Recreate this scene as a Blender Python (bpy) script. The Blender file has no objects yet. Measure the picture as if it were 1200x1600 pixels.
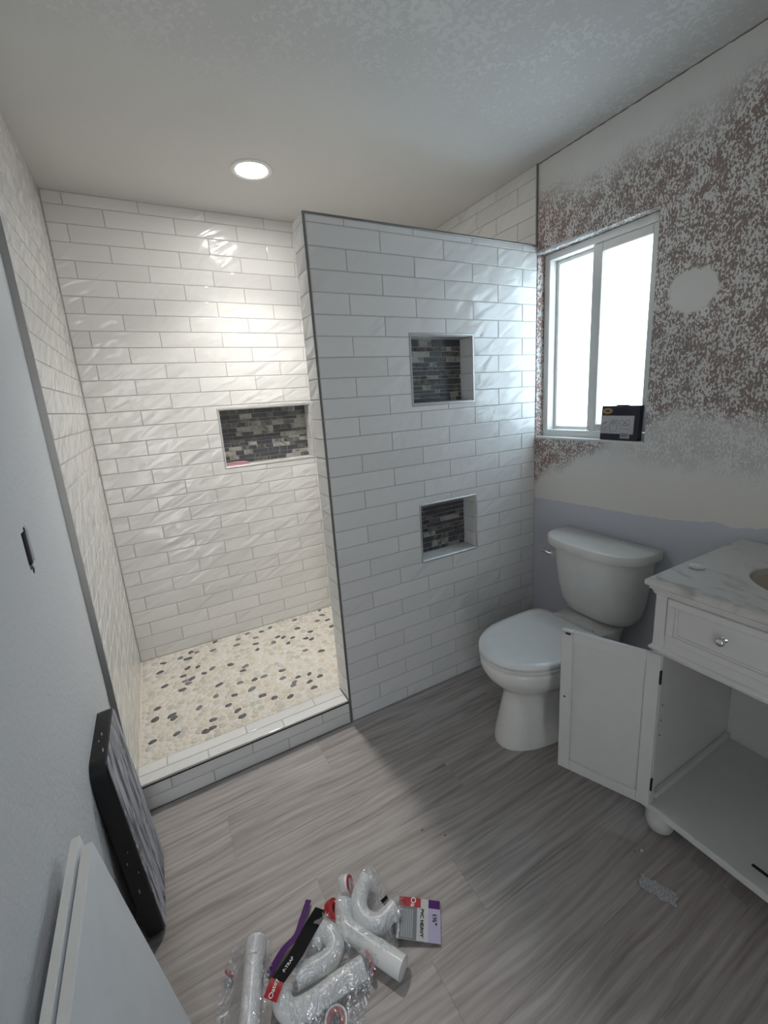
import bpy, bmesh, math, random
from mathutils import Vector, Matrix
random.seed(7)
scene = bpy.context.scene
COL = scene.collection

# ------------------------------------------------------------------ camera
CAM = Vector((0.24884, -1.62264, 1.4416))
R_ = Vector((0.871834, -0.485699, -0.063269)); U_ = Vector((0.163771, 0.167328, 0.972204)); F_ = Vector((0.461612, 0.857962, -0.225425))
cam = bpy.data.cameras.new('camera'); camo = bpy.data.objects.new('camera', cam); COL.objects.link(camo)
mw = Matrix((( R_.x, U_.x, -F_.x, CAM.x), (R_.y, U_.y, -F_.y, CAM.y), (R_.z, U_.z, -F_.z, CAM.z), (0, 0, 0, 1)))
camo.matrix_world = mw
cam.sensor_fit = 'HORIZONTAL'; cam.sensor_width = 36.0
cam.lens = 36.0*675.56/1200
cam.shift_x = -8.9155/1200; cam.shift_y = -21.1037/1200
cam.clip_start = 0.02
scene.camera = camo

# ------------------------------------------------------------------ world (daylight sky), exposure
LED_GLOW = 74.0; LED_WATTS = 4.4; LED_SPREAD = 105
SKY = 5.0
world = bpy.data.worlds.new('sky'); scene.world = world; world.use_nodes = True
nt = world.node_tree; nt.nodes.clear()
tc = nt.nodes.new('ShaderNodeTexCoord'); sp = nt.nodes.new('ShaderNodeSeparateXYZ')
rp = nt.nodes.new('ShaderNodeValToRGB'); bg = nt.nodes.new('ShaderNodeBackground'); ow = nt.nodes.new('ShaderNodeOutputWorld')
mr = nt.nodes.new('ShaderNodeMapRange'); mr.inputs[1].default_value = -1; mr.inputs[2].default_value = 1
nt.links.new(tc.outputs['Generated'], sp.inputs[0]); nt.links.new(sp.outputs['Z'], mr.inputs[0]); nt.links.new(mr.outputs[0], rp.inputs[0])
cr = rp.color_ramp; cr.elements[0].position = 0.0; cr.elements[0].color = (.68, .65, .60, 1)
cr.elements[1].position = 1.0; cr.elements[1].color = (.56, .68, .86, 1)
e = cr.elements.new(0.5); e.color = (1.0, .965, .92, 1)
e = cr.elements.new(0.60); e.color = (.82, .88, .95, 1)
nt.links.new(rp.outputs[0], bg.inputs[0]); bg.inputs[1].default_value = SKY; nt.links.new(bg.outputs[0], ow.inputs[0])
vs = scene.view_settings
vs.view_transform = 'Standard'; vs.look = 'None'; vs.gamma = 1; vs.use_curve_mapping = False
vs.exposure = 0.62
scene.cycles.max_bounces = 7; scene.cycles.diffuse_bounces = 4; scene.cycles.glossy_bounces = 2; scene.cycles.transmission_bounces = 2; scene.cycles.use_adaptive_sampling = True; scene.cycles.adaptive_threshold = .09; scene.cycles.transparent_max_bounces = 16
scene.cycles.use_denoising = True
scene.cycles.sample_clamp_indirect = 6.0

# ------------------------------------------------------------------ dimensions
W = 1.9965; D = 0.9955; H = 2.4408; P = 0.0772; L = 0.302
XE = 0.8457; ZT = 2.1034; ZP = 2.071; ZB = 2.3868; ZS = 0.083
PT = 0.118          # partition thickness
XL = -0.017         # painted left wall face
XR = W+0.010        # painted right wall face
YR = -2.35          # rear wall

FILL_OPENING = (.08, .30, -.04, 2.03)  # unseen slot added in the rear wall so sky light fills the room
# daylight portals at the window and the added rear opening
pl = bpy.data.lights.new('window_portal', 'AREA'); pl.shape = 'RECTANGLE'; pl.size = .52; pl.size_y = .80; pl.cycles.is_portal = True
plo = bpy.data.objects.new('window_portal', pl); COL.objects.link(plo)
plo.location = (W+.2, -.29, 1.627); plo.rotation_euler = (0, math.radians(90), 0)
pl2 = bpy.data.lights.new('fill_opening_portal', 'AREA'); pl2.shape = 'RECTANGLE'; pl2.size = .23; pl2.size_y = 2.08; pl2.cycles.is_portal = True
plo2 = bpy.data.objects.new('fill_opening_portal', pl2); COL.objects.link(plo2)
plo2.location = (.19, YR-.12, 1.0); plo2.rotation_euler = (math.radians(90), 0, 0)

# ------------------------------------------------------------------ materials
def new_mat(name):
    m = bpy.data.materials.new(name); m.use_nodes = True
    n = m.node_tree; n.nodes.clear()
    b = n.nodes.new('ShaderNodeBsdfPrincipled'); o = n.nodes.new('ShaderNodeOutputMaterial')
    n.links.new(b.outputs[0], o.inputs[0])
    return m, n, b
class N:
    def __init__(s, n): s.n = n
    def __call__(s, typ, ins=None, **kw):
        nd = s.n.nodes.new('ShaderNode'+typ)
        for k, v in kw.items(): setattr(nd, k, v)
        for k, v in (ins or {}).items():
            sock = nd.inputs[k]
            if isinstance(v, bpy.types.NodeSocket): s.n.links.new(v, sock)
            else: sock.default_value = v
        return nd
    def math(s, op, a, b=0.0, c=None, clamp=False):
        ins = {0: a, 1: b}
        if c is not None: ins[2] = c
        nd = s('Math', ins, operation=op); nd.use_clamp = clamp
        return nd.outputs[0]
    def mix(s, f, a, b):
        nd = s('Mix', None, data_type='RGBA')
        for i, v in ((0, f), (6, a), (7, b)):
            if isinstance(v, bpy.types.NodeSocket): s.n.links.new(v, nd.inputs[i])
            else: nd.inputs[i].default_value = v
        return nd.outputs[2]
    def step(s, v, lo, hi):
        nd = s('MapRange', {0: v, 1: lo, 2: hi, 3: 0.0, 4: 1.0}, interpolation_type='SMOOTHSTEP'); return nd.outputs[0]
    def noise(s, vec, scale, detail=3, rough=.5, dist=0.0):
        return s('TexNoise', {'Vector': vec, 'Scale': scale, 'Detail': detail, 'Roughness': rough, 'Distortion': dist}).outputs[0]
    def ramp(s, f, stops):
        nd = s('ValToRGB', {0: f}); c = nd.color_ramp
        c.elements[0].position = stops[0][0]; c.elements[0].color = stops[0][1]
        c.elements[1].position = stops[-1][0]; c.elements[1].color = stops[-1][1]
        for p_, c_ in stops[1:-1]:
            e_ = c.elements.new(p_); e_.color = c_
        return nd.outputs[0]
def srgb(r, g, b):
    f = lambda c: (c/255/12.92 if c/255 <= .04045 else ((c/255+.055)/1.055)**2.4)
    return (f(r), f(g), f(b), 1)
def simple(name, col, rough=.5, metal=0.0, spec=.5, bump=None, coat=0):
    m, n, b = new_mat(name); q = N(n)
    b.inputs['Base Color'].default_value = col; b.inputs['Roughness'].default_value = rough
    b.inputs['Metallic'].default_value = metal; b.inputs['Specular IOR Level'].default_value = spec
    b.inputs['Coat Weight'].default_value = coat
    oc = q('TexCoord').outputs['Object']
    # faint tonal variation so nothing is a perfectly flat colour
    v = q.noise(oc, 18, 2)
    k = q.math('MULTIPLY_ADD', v, .10, .95)
    mx = q('VectorMath', {0: col[:3]}, operation='SCALE'); n.links.new(k, mx.inputs['Scale'])
    n.links.new(mx.outputs[0], b.inputs['Base Color'])
    if bump:
        h = q.noise(oc, bump[0], 3)
        bp = q('Bump', {'Strength': bump[1], 'Distance': bump[2], 'Height': h}); n.links.new(bp.outputs[0], b.inputs['Normal'])
    return m

def mat_tile():
    m, n, b = new_mat('white_wavy_tile'); q = N(n)
    oc = q('TexCoord').outputs['Object']; rnd = q('ObjectInfo').outputs['Random']
    off = q('CombineXYZ', {0: q.math('MULTIPLY', rnd, 37.0), 1: q.math('MULTIPLY', rnd, 91.0), 2: q.math('MULTIPLY', rnd, 53.0)}).outputs[0]
    mp0 = q('Mapping', {'Vector': oc, 'Rotation': (0, 0, -.50)})
    mp = q('Mapping', {'Vector': mp0.outputs[0], 'Scale': (5.5, 17, 6)})
    vec = q('VectorMath', {0: mp.outputs[0], 1: off}, operation='ADD').outputs[0]
    h = q.noise(vec, 1.0, 1, .4, .6)
    h2 = q.noise(q('VectorMath', {0: oc, 1: off}, operation='ADD').outputs[0], 30, 1)
    hh = q.math('ADD', h, q.math('MULTIPLY', h2, .06))
    bp = q('Bump', {'Strength': 1.0, 'Distance': .0095, 'Height': hh}); n.links.new(bp.outputs[0], b.inputs['Normal'])
    c = q.mix(rnd, (.74, .735, .72, 1), (.80, .795, .78, 1)); n.links.new(c, b.inputs['Base Color'])
    b.inputs['Roughness'].default_value = .16; b.inputs['Specular IOR Level'].default_value = .5
    return m
def mat_speckle_wall():
    m, n, b = new_mat('patched_wall'); q = N(n)
    oc = q('TexCoord').outputs['Object']; s = q('SeparateXYZ', {0: oc}); y = s.outputs[1]; z = s.outputs[2]
    big = q.noise(oc, 7, 4, .6); wob = q.math('MULTIPLY_ADD', big, .26, -.13)
    t = q.math('MULTIPLY', y, -1/1.2)          # 0 at the corner .. 1 at y=-1.2
    def curve(stops):                          # heights stored as z/3
        return q.math('MULTIPLY', q('RGBToBW', {0: q.ramp(t, [(p_, (v/3,)*3+(1,)) for p_, v in stops])}).outputs[0], 3.0)
    zlo = curve([(0, .96), (.06, 1.04), (.22, 1.11), (.33, 1.19), (.45, 1.24), (.57, 1.34), (.75, 1.30), (1, 1.28)])
    zhi = curve([(0, 2.31), (.2, 2.25), (.4, 2.27), (.6, 2.26), (.75, 2.34), (1, 2.32)])
    zn = q.math('ADD', z, q.math('MULTIPLY', wob, .55))
    lo = q.step(q.math('SUBTRACT', zn, zlo), -.05, .04)
    hi = q.step(q.math('SUBTRACT', zhi, zn), -.09, .10)
    # smooth oval patch of filler right of the window
    dy = q.math('DIVIDE', q.math('ADD', y, .705), .085); dz = q.math('DIVIDE', q.math('SUBTRACT', z, 1.742), .075)
    rr = q.math('ADD', q.math('ADD', q.math('MULTIPLY', dy, dy), q.math('MULTIPLY', dz, dz)), q.math('MULTIPLY_ADD', wob, 2.4, q.math('MULTIPLY_ADD', q.noise(oc, 45, 3), .9, -.45)))
    ov = q.step(rr, .75, 1.15)
    zone = q.math('MULTIPLY', q.math('MULTIPLY', lo, hi), ov)
    # speckle: islands of light compound over brown
    mp = q('Mapping', {'Vector': oc, 'Scale': (1, 1.25, .75)}).outputs[0]
    sp1 = q.noise(mp, 122, 3, .62, .5)
    med = q.noise(oc, 19, 3, .55)
    th = q.math('MULTIPLY_ADD', med, -.44, .725)
    spk = q.step(q.math('SUBTRACT', sp1, th), -.012, .03)
    brownmask = q.math('MULTIPLY', q.math('SUBTRACT', 1.0, spk), zone)
    brown = q.mix(q.noise(oc, 5, 2), (.33, .245, .225, 1), (.275, .24, .215, 1))
    red = q.step(y, -.33, -.02); brown = q.mix(q.math('MULTIPLY', red, .6), brown, (.38, .215, .185, 1))
    white = q.mix(big, (.73, .72, .695, 1), (.80, .795, .78, 1))
    # faint grey ghost speckle below the brown field
    gz = q.math('MULTIPLY', q.step(zn, 1.06, 1.16), q.math('SUBTRACT', 1.0, q.step(zn, 1.30, 1.40)))
    ghost = q.math('MULTIPLY', q.math('MULTIPLY', gz, q.step(y, -.30, -.62)), q.math('SUBTRACT', 1.0, spk))
    c = q.mix(q.math('MULTIPLY', ghost, .38), white, (.33, .31, .29, 1))
    cream = q.math('SUBTRACT', 1.0, q.step(zn, .98, 1.18)); c = q.mix(q.math('MULTIPLY', cream, .7), c, (.82, .775, .715, 1))
    c = q.mix(brownmask, c, brown)
    pl_ = curve([(0, .874), (.25, .885), (.5, .893), (.62, .905), (.72, .925), (.76, .915), (.85, .938), (1, .942)])
    ln = q.math('ADD', z, q.math('MULTIPLY_ADD', q.noise(oc, 28, 4, .7), .022, -.011))
    paint = q.math('SUBTRACT', 1.0, q.step(q.math('SUBTRACT', ln, pl_), -.002, .002))
    c = q.mix(paint, c, (.62, .62, .665, 1))
    n.links.new(c, b.inputs['Base Color']); b.inputs['Roughness'].default_value = .85; b.inputs['Specular IOR Level'].default_value = .25
    hgt = q.math('ADD', q.math('MULTIPLY', q.math('SUBTRACT', 1.0, brownmask), .6), q.math('MULTIPLY', q.noise(oc, 140, 3), .5))
    bp = q('Bump', {'Strength': .5, 'Distance': .002, 'Height': hgt}); n.links.new(bp.outputs[0], b.inputs['Normal'])
    return m
def mat_ceiling():
    m, n, b = new_mat('textured_ceiling'); q = N(n)
    oc = q('TexCoord').outputs['Object']; s = q('SeparateXYZ', {0: oc})
    f = q.noise(oc, 62, 4, .6, .3); reg = q.step(q.math('ADD', s.outputs[1], q.math('MULTIPLY_ADD', q.noise(oc, 3, 3), .9, -.45)), .18, -.45)
    sp_ = q.math('MULTIPLY', q.step(q.math('ADD', f, q.math('MULTIPLY_ADD', q.noise(oc, 6, 3), .5, -.25)), .50, .58), reg)
    c = q.mix(sp_, (.645, .64, .625, 1), (.73, .725, .71, 1)); 
    c = q.mix(reg, (.68, .675, .655, 1), c); n.links.new(c, b.inputs['Base Color'])
    b.inputs['Roughness'].default_value = .9; b.inputs['Specular IOR Level'].default_value = .2
    h = q.math('ADD', q.math('MULTIPLY', sp_, 1.0), q.math('MULTIPLY', q.noise(oc, 120, 2), .25))
    bp = q('Bump', {'Strength': .38, 'Distance': .003, 'Height': h}); n.links.new(bp.outputs[0], b.inputs['Normal'])
    return m
def mat_plank():
    m, n, b = new_mat('grey_oak_plank'); q = N(n)
    oc = q('TexCoord').outputs['Object']; rnd = q('ObjectInfo').outputs['Random']
    off = q('CombineXYZ', {0: q.math('MULTIPLY', rnd, 17.0), 1: q.math('MULTIPLY', rnd, 29.0), 2: q.math('MULTIPLY', rnd, 7.0)}).outputs[0]
    v = q('VectorMath', {0: oc, 1: off}, operation='ADD').outputs[0]
    warp = q('TexNoise', {'Vector': q('Mapping', {'Vector': v, 'Scale': (1.6, 5, 1)}).outputs[0], 'Scale': 1.0, 'Detail': 2}).outputs['Color']
    wv = q('VectorMath', {0: v, 1: q('VectorMath', {0: warp, 1: (.05, .07, 0)}, operation='MULTIPLY').outputs[0]}, operation='ADD').outputs[0]
    g1 = q.noise(q('Mapping', {'Vector': wv, 'Scale': (2.4, 30, 1)}).outputs[0], 1.0, 5, .6)
    g2 = q.noise(q('Mapping', {'Vector': wv, 'Scale': (7, 190, 1)}).outputs[0], 1.0, 3, .6)
    wave = q('TexWave', {'Vector': q('Mapping', {'Vector': wv, 'Scale': (.55, 9, 1)}).outputs[0], 'Scale': 1.5, 'Distortion': 9.0, 'Detail': 2.0, 'Detail Scale': 1.2}, wave_type='BANDS', bands_direction='Y').outputs['Fac']
    f = q.math('ADD', q.math('ADD', q.math('MULTIPLY', g1, .66), q.math('MULTIPLY', g2, .26)), q.math('MULTIPLY', wave, .08))
    c = q.ramp(f, [(.30, (.215, .183, .165, 1)), (.43, (.325, .288, .266, 1)), (.55, (.41, .37, .346, 1)), (.70, (.50, .46, .435, 1))])
    tone = q.math('MULTIPLY_ADD', rnd, .14, .93)
    sc = q('VectorMath', {0: c}, operation='SCALE'); n.links.new(tone, sc.inputs['Scale'])
    n.links.new(sc.outputs[0], b.inputs['Base Color'])
    b.inputs['Roughness'].default_value = .42; b.inputs['Specular IOR Level'].default_value = .4
    bp = q('Bump', {'Strength': .25, 'Distance': .001, 'Height': f}); n.links.new(bp.outputs[0], b.inputs['Normal'])
    return m
def mat_two(name, scale, lo, hi, ca, cb, rough=.4, stretch=(1, 1, 1), bump=.2, dist=0.0, detail=4, perobj=True, spec=.5):
    m, n, b = new_mat(name); q = N(n)
    oc = q('TexCoord').outputs['Object']
    v = q('Mapping', {'Vector': oc, 'Scale': stretch}).outputs[0]
    if perobj:
        rnd = q('ObjectInfo').outputs['Random']
        v = q('VectorMath', {0: v, 1: q('CombineXYZ', {0: q.math('MULTIPLY', rnd, 41.0), 1: q.math('MULTIPLY', rnd, 23.0), 2: 0.0}).outputs[0]}, operation='ADD').outputs[0]
    f = q.step(q.noise(v, scale, detail, .6, dist), lo, hi)
    n.links.new(q.mix(f, ca, cb), b.inputs['Base Color']); b.inputs['Roughness'].default_value = rough; b.inputs['Specular IOR Level'].default_value = spec
    if bump:
        bp = q('Bump', {'Strength': bump, 'Distance': .001, 'Height': f}); n.links.new(bp.outputs[0], b.inputs['Normal'])
    return m
def mat_left_wall():
    m, n, b = new_mat('painted_texture_wall'); q = N(n)
    oc = q('TexCoord').outputs['Object']
    h = q.noise(oc, 75, 4, .65)
    n.links.new(q.mix(q.noise(oc, 4, 3), (.68, .695, .72, 1), (.73, .74, .76, 1)), b.inputs['Base Color'])
    b.inputs['Roughness'].default_value = .7; b.inputs['Specular IOR Level'].default_value = .3
    bp = q('Bump', {'Strength': .6, 'Distance': .004, 'Height': h}); n.links.new(bp.outputs[0], b.inputs['Normal'])
    return m
def mat_glass():
    m = bpy.data.materials.new('frosted_glass'); m.use_nodes = True; n = m.node_tree; n.nodes.clear(); q = N(n)
    tr = q('BsdfTransparent', {'Color': (.84, .94, 1.0, 1)}); tl = q('BsdfTranslucent', {'Color': (.84, .94, 1.0, 1)}); gl = q('BsdfGlossy', {'Roughness': .25})
    a = q('MixShader', {0: .5, 1: tr.outputs[0], 2: tl.outputs[0]}); c = q('MixShader', {0: .05, 1: a.outputs[0], 2: gl.outputs[0]})
    o = q('OutputMaterial', {0: c.outputs[0]}); return m
def mat_film():
    m = bpy.data.materials.new('clear_plastic_film'); m.use_nodes = True; n = m.node_tree; n.nodes.clear(); q = N(n)
    oc = q('TexCoord').outputs['Object']
    r1 = q.math('ABSOLUTE', q.math('MULTIPLY_ADD', q.noise(oc, 20, 2, .5, 1.5), 2.0, -1.0)); r2 = q.math('ABSOLUTE', q.math('MULTIPLY_ADD', q.noise(oc, 70, 2, .5, .8), 2.0, -1.0))
    h = q.math('ADD', r1, q.math('MULTIPLY', r2, .15))
    bp = q('Bump', {'Strength': 1.0, 'Distance': .016, 'Height': h})
    tr = q('BsdfTransparent', {'Color': (.97, .97, .98, 1)}); gl = q('BsdfGlossy', {'Color': (1, 1, 1, 1), 'Roughness': .08, 'Normal': bp.outputs[0]})
    df = q('BsdfDiffuse', {'Color': (.8, .8, .84, 1)})
    a = q('MixShader', {0: .11, 1: tr.outputs[0], 2: df.outputs[0]}); c = q('MixShader', {0: .22, 1: a.outputs[0], 2: gl.outputs[0]})
    q('OutputMaterial', {0: c.outputs[0]}); return m
def mat_emit(name, col, s):
    m = bpy.data.materials.new(name); m.use_nodes = True; n = m.node_tree; n.nodes.clear(); q = N(n)
    q('OutputMaterial', {0: q('Emission', {0: col, 1: s}).outputs[0]}); return m

M = {}
M['tile'] = mat_tile()
M['grout'] = simple('light_grout', (.50, .49, .465, 1), .9, bump=(200, .3, .001))
M['cream_grout'] = simple('cream_grout', (.80, .74, .64, 1), .9, bump=(150, .3, .001))
M['trim'] = simple('brushed_metal_trim', (.30, .30, .295, 1), .38, .85)
M['trim_light'] = simple('satin_silver_trim', (.66, .66, .66, 1), .32, .7)
M['left_wall'] = mat_left_wall(); M['right_wall'] = mat_speckle_wall(); M['ceiling'] = mat_ceiling()
M['plain_wall'] = simple('plain_wall_paint', (.55, .55, .54, 1), .85, bump=(90, .3, .002))
M['plank'] = mat_plank(); M['dark'] = simple('dark_gap', (.02, .02, .022, 1), .8)
M['ceramic'] = simple('white_ceramic', (.80, .79, .755, 1), .12, 0, .5)
M['seat'] = simple('white_plastic_seat', (.82, .82, .81, 1), .25)
M['chrome'] = simple('chrome', (.72, .72, .72, 1), .1, 1.0)
M['cabinet'] = simple('white_cabinet_paint', (.66, .655, .635, 1), .4)
M['panel_white'] = simple('white_board', (.74, .77, .80, 1), .45)
M['vinyl'] = simple('white_vinyl', (.72, .71, .68, 1), .35)
M['marble'] = mat_two('cream_marble', 9, .50, .72, (.62, .60, .575, 1), (.40, .37, .345, 1), .22, (1.4, .55, 1), 0, 1.6, 5, False)
M['basin'] = simple('cream_basin', (.60, .55, .45, 1), .15)
M['pvc'] = simple('white_pvc', (.78, .78, .755, 1), .25)
M['red'] = simple('red_plastic', (.42, .022, .025, 1), .3); M['film'] = mat_film(); M['glass'] = mat_glass()
M['purple'] = simple('purple_print', (.085, .012, .14, 1), .5, 0, .2); M['black'] = simple('black_print', (.006, .006, .007, 1), .6, 0, .12)
M['lilac'] = simple('lilac_print', (.42, .38, .52, 1), .35); M['grey_print'] = simple('grey_print', (.16, .17, .18, 1), .4)
M['white_print'] = simple('white_print', (.75, .75, .75, 1), .5); M['pale_print'] = simple('pale_print', (.52, .52, .51, 1), .4)
M['navy'] = simple('navy_card', (.010, .009, .022, 1), .35); M['gold'] = simple('gold_print', (.42, .24, .06, 1), .4); M['label_grey'] = simple('label_card', (.50, .48, .49, 1), .5)
M['dark_hinge'] = simple('dark_metal', (.045, .042, .04, 1), .4, .8)
M['rubber'] = simple('black_rubber', (.006, .006, .007, 1), .38, bump=(60, .25, .002))
M['smeared'] = mat_two('mortar_smeared_black', 1.0, .34, .64, (.035, .040, .055, 1), (.50, .51, .56, 1), .7, (30, 42, 7.0), .6, .8, 6, False)
M['pink'] = simple('pink_sponge', (.62, .33, .34, 1), .8); M['soap'] = simple('white_soap', (.70, .69, .66, 1), .5)
M['foil'] = mat_two('dull_foil', 1, .46, .54, (.36, .365, .38, 1), (.52, .525, .54, 1), .4, (260, 90, 1), .08, 0, 1, False)
M['slate'] = mat_two('slate_strip', 30, .3, .7, (.045, .045, .055, 1), (.075, .075, .085, 1), .35, (1, 3, 1), .1)
M['smoke'] = mat_two('smoky_glass_strip', 26, .40, .66, (.155, .155, .145, 1), (.045, .043, .040, 1), .2, (1, 1.5, 1), 0, 1.0)
M['ash'] = mat_two('pale_marbled_strip', 24, .45, .72, (.33, .33, .305, 1), (.09, .088, .082, 1), .25, (1, 1.4, 1), 0, 1.0)
M['mosaic_grout'] = simple('pale_mosaic_grout', (.66, .66, .64, 1), .9)
PEB_L = [simple('pebble_ivory', (.74, .695, .62, 1), .45), simple('pebble_sand', (.66, .61, .535, 1), .45), simple('pebble_white', (.75, .73, .69, 1), .45), simple('pebble_grey_green', (.56, .555, .51, 1), .45)]
PEB_D = [simple('pebble_slate', (.11, .115, .125, 1), .4), simple('pebble_grey', (.20, .205, .21, 1), .4)]

# ------------------------------------------------------------------ helpers
def tag(o, label=None, cat=None, group=None, kind=None):
    if label: o['label'] = label
    if cat: o['category'] = cat
    if group: o['group'] = group
    if kind: o['kind'] = kind
    return o
def link(name, me, mat=None, parent=None, mw_=None):
    o = bpy.data.objects.new(name, me); COL.objects.link(o)
    if mat is not None and me is not None and not me.materials: me.materials.append(mat)
    if parent is not None: o.parent = parent
    if mw_ is not None: o.matrix_local = mw_
    return o
def fin(bm, smooth=False, name='mesh'):
    bmesh.ops.recalc_face_normals(bm, faces=bm.faces)
    me = bpy.data.meshes.new(name); bm.to_mesh(me); bm.free()
    if smooth:
        for f in me.polygons: f.use_smooth = True
        me.set_sharp_from_angle(angle=math.radians(smooth if smooth is not True else 40))
    return me
def add_box(bm, lo, hi):
    vs_ = [bm.verts.new((x, y, z)) for x in (lo[0], hi[0]) for y in (lo[1], hi[1]) for z in (lo[2], hi[2])]
    for f in ((0, 1, 3, 2), (4, 6, 7, 5), (0, 4, 5, 1), (2, 3, 7, 6), (0, 2, 6, 4), (1, 5, 7, 3)): bm.faces.new([vs_[i] for i in f])
def box(name, lo, hi, mat, parent=None, bev=0.0, seg=2, base=None, rot=None):
    """one bevelled box; base = origin of parent in world so lo/hi can stay in world coordinates"""
    b = Vector(base) if base is not None else Vector((0, 0, 0))
    lo = Vector([min(a, c) for a, c in zip(lo, hi)]) if False else Vector(lo); hi = Vector(hi)
    l2 = Vector((min(lo.x, hi.x), min(lo.y, hi.y), min(lo.z, hi.z))); h2 = Vector((max(lo.x, hi.x), max(lo.y, hi.y), max(lo.z, hi.z)))
    c = (l2+h2)/2
    bm = bmesh.new(); add_box(bm, l2-c, h2-c)
    if bev: bmesh.ops.bevel(bm, geom=bm.edges[:], offset=bev, segments=seg, profile=.6, affect='EDGES')
    o = link(name, fin(bm, 35 if bev else False), mat, parent)
    o.location = c-b
    if rot: o.rotation_euler = rot
    return o
def empty(name, loc, rz=0):
    o = bpy.data.objects.new(name, None); COL.objects.link(o); o.location = loc; o.rotation_euler = (0, 0, rz); o.empty_display_size = .05
    return o
def slab_with_holes(bm, axes, lo, hi, holes):
    """box split in cells; axes=(a,b,c): a,b span the face, c is the depth axis; holes = [(a0,a1,b0,b1)]"""
    A = sorted({lo[axes[0]], hi[axes[0]]} | {v for h in holes for v in h[:2]}); B = sorted({lo[axes[1]], hi[axes[1]]} | {v for h in holes for v in h[2:]})
    for i in range(len(A)-1):
        for j in range(len(B)-1):
            ca, cb = (A[i]+A[i+1])/2, (B[j]+B[j+1])/2
            if any(h[0] < ca < h[1] and h[2] < cb < h[3] for h in holes): continue
            l = [0]*3; u = [0]*3
            l[axes[0]], u[axes[0]], l[axes[1]], u[axes[1]], l[axes[2]], u[axes[2]] = A[i], A[i+1], B[j], B[j+1], lo[axes[2]], hi[axes[2]]
            add_box(bm, l, u)
    bmesh.ops.remove_doubles(bm, verts=bm.verts, dist=1e-6)
    # drop interior faces shared by two cells
    seen = {}
    for f in bm.faces[:]:
        k = tuple(sorted(v.index for v in f.verts)) if False else frozenset(v for v in f.verts)
        seen.setdefault(k, []).append(f)
    dead = [f for fs in seen.values() if len(fs) > 1 for f in fs]
    bmesh.ops.delete(bm, geom=dead, context='FACES_ONLY')
def loft(bm, rings, cap0=True, cap1=True):
    V = [[bm.verts.new(p_) for p_ in r] for r in rings]; n_ = len(rings[0])
    for a, b in zip(V, V[1:]):
        for i in range(n_): bm.faces.new((a[i], a[(i+1) % n_], b[(i+1) % n_], b[i]))
    if cap0: bm.faces.new(V[0][::-1])
    if cap1: bm.faces.new(V[-1])
    return V
def lathe_mesh(prof, n_=24, smooth=50):
    bm = bmesh.new(); rings = [[(r*math.cos(2*math.pi*i/n_), r*math.sin(2*math.pi*i/n_), z) for i in range(n_)] for r, z in prof]
    loft(bm, rings); return fin(bm, smooth)
def smooth_path(pts, k=6):
    pts = [Vector(p_) for p_ in pts]; out = []
    for i in range(len(pts)-1):
        p0 = pts[max(i-1, 0)]; p1 = pts[i]; p2 = pts[i+1]; p3 = pts[min(i+2, len(pts)-1)]
        for j in range(k):
            t = j/k
            out.append(.5*((2*p1)+(-p0+p2)*t+(2*p0-5*p1+4*p2-p3)*t*t+(-p0+3*p1-3*p2+p3)*t**3))
    out.append(pts[-1]); return out
def tube_bm(bm, path, rad, rin=None, n_=20, radf=None):
    path = [Vector(p_) for p_ in path]; m_ = len(path); T = []
    for i in range(m_): T.append((path[min(i+1, m_-1)]-path[max(i-1, 0)]).normalized())
    up = Vector((0, 0, 1))
    if abs(T[0].dot(up)) > .9: up = Vector((1, 0, 0))
    a = T[0].cross(up).normalized(); rings = []; fr = []
    for i in range(m_):
        a = (a-T[i]*a.dot(T[i])).normalized(); b = T[i].cross(a); fr.append((a, b))
    def ring(i, r): return [path[i]+fr[i][0]*(r*math.cos(2*math.pi*j/n_))+fr[i][1]*(r*math.sin(2*math.pi*j/n_)) for j in range(n_)]
    outer = [ring(i, (radf(i/(m_-1)) if radf else rad)) for i in range(m_)]
    if rin:
        k = min(4, m_-1)
        inner0 = [ring(i, rin) for i in range(k, -1, -1)]; inner1 = [ring(i, rin) for i in range(m_-1, m_-1-k-1, -1)]
        loft(bm, inner0+outer+inner1)
    else: loft(bm, outer)
def text_mesh(s, size, mat, parent, mtx, name='lettering', sx=1.0):
    cu = bpy.data.curves.new('t', 'FONT'); cu.body = s; cu.size = size; cu.align_x = 'CENTER'; cu.align_y = 'CENTER'; cu.extrude = .00015; cu.offset = size*.012
    o = bpy.data.objects.new('t', cu); COL.objects.link(o); bpy.context.view_layer.update()
    me = bpy.data.meshes.new_from_object(o.evaluated_get(bpy.context.evaluated_depsgraph_get()))
    bpy.data.objects.remove(o); me.materials.clear()
    for v in me.vertices: v.co.x *= sx
    return link(name, me, mat, parent, mtx)
def frame(o, u, v, n_):
    u, v, n_ = Vector(u), Vector(v), Vector(n_)
    return Matrix(((u.x, v.x, n_.x, o[0]), (u.y, v.y, n_.y, o[1]), (u.z, v.z, n_.z, o[2]), (0, 0, 0, 1)))

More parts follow.
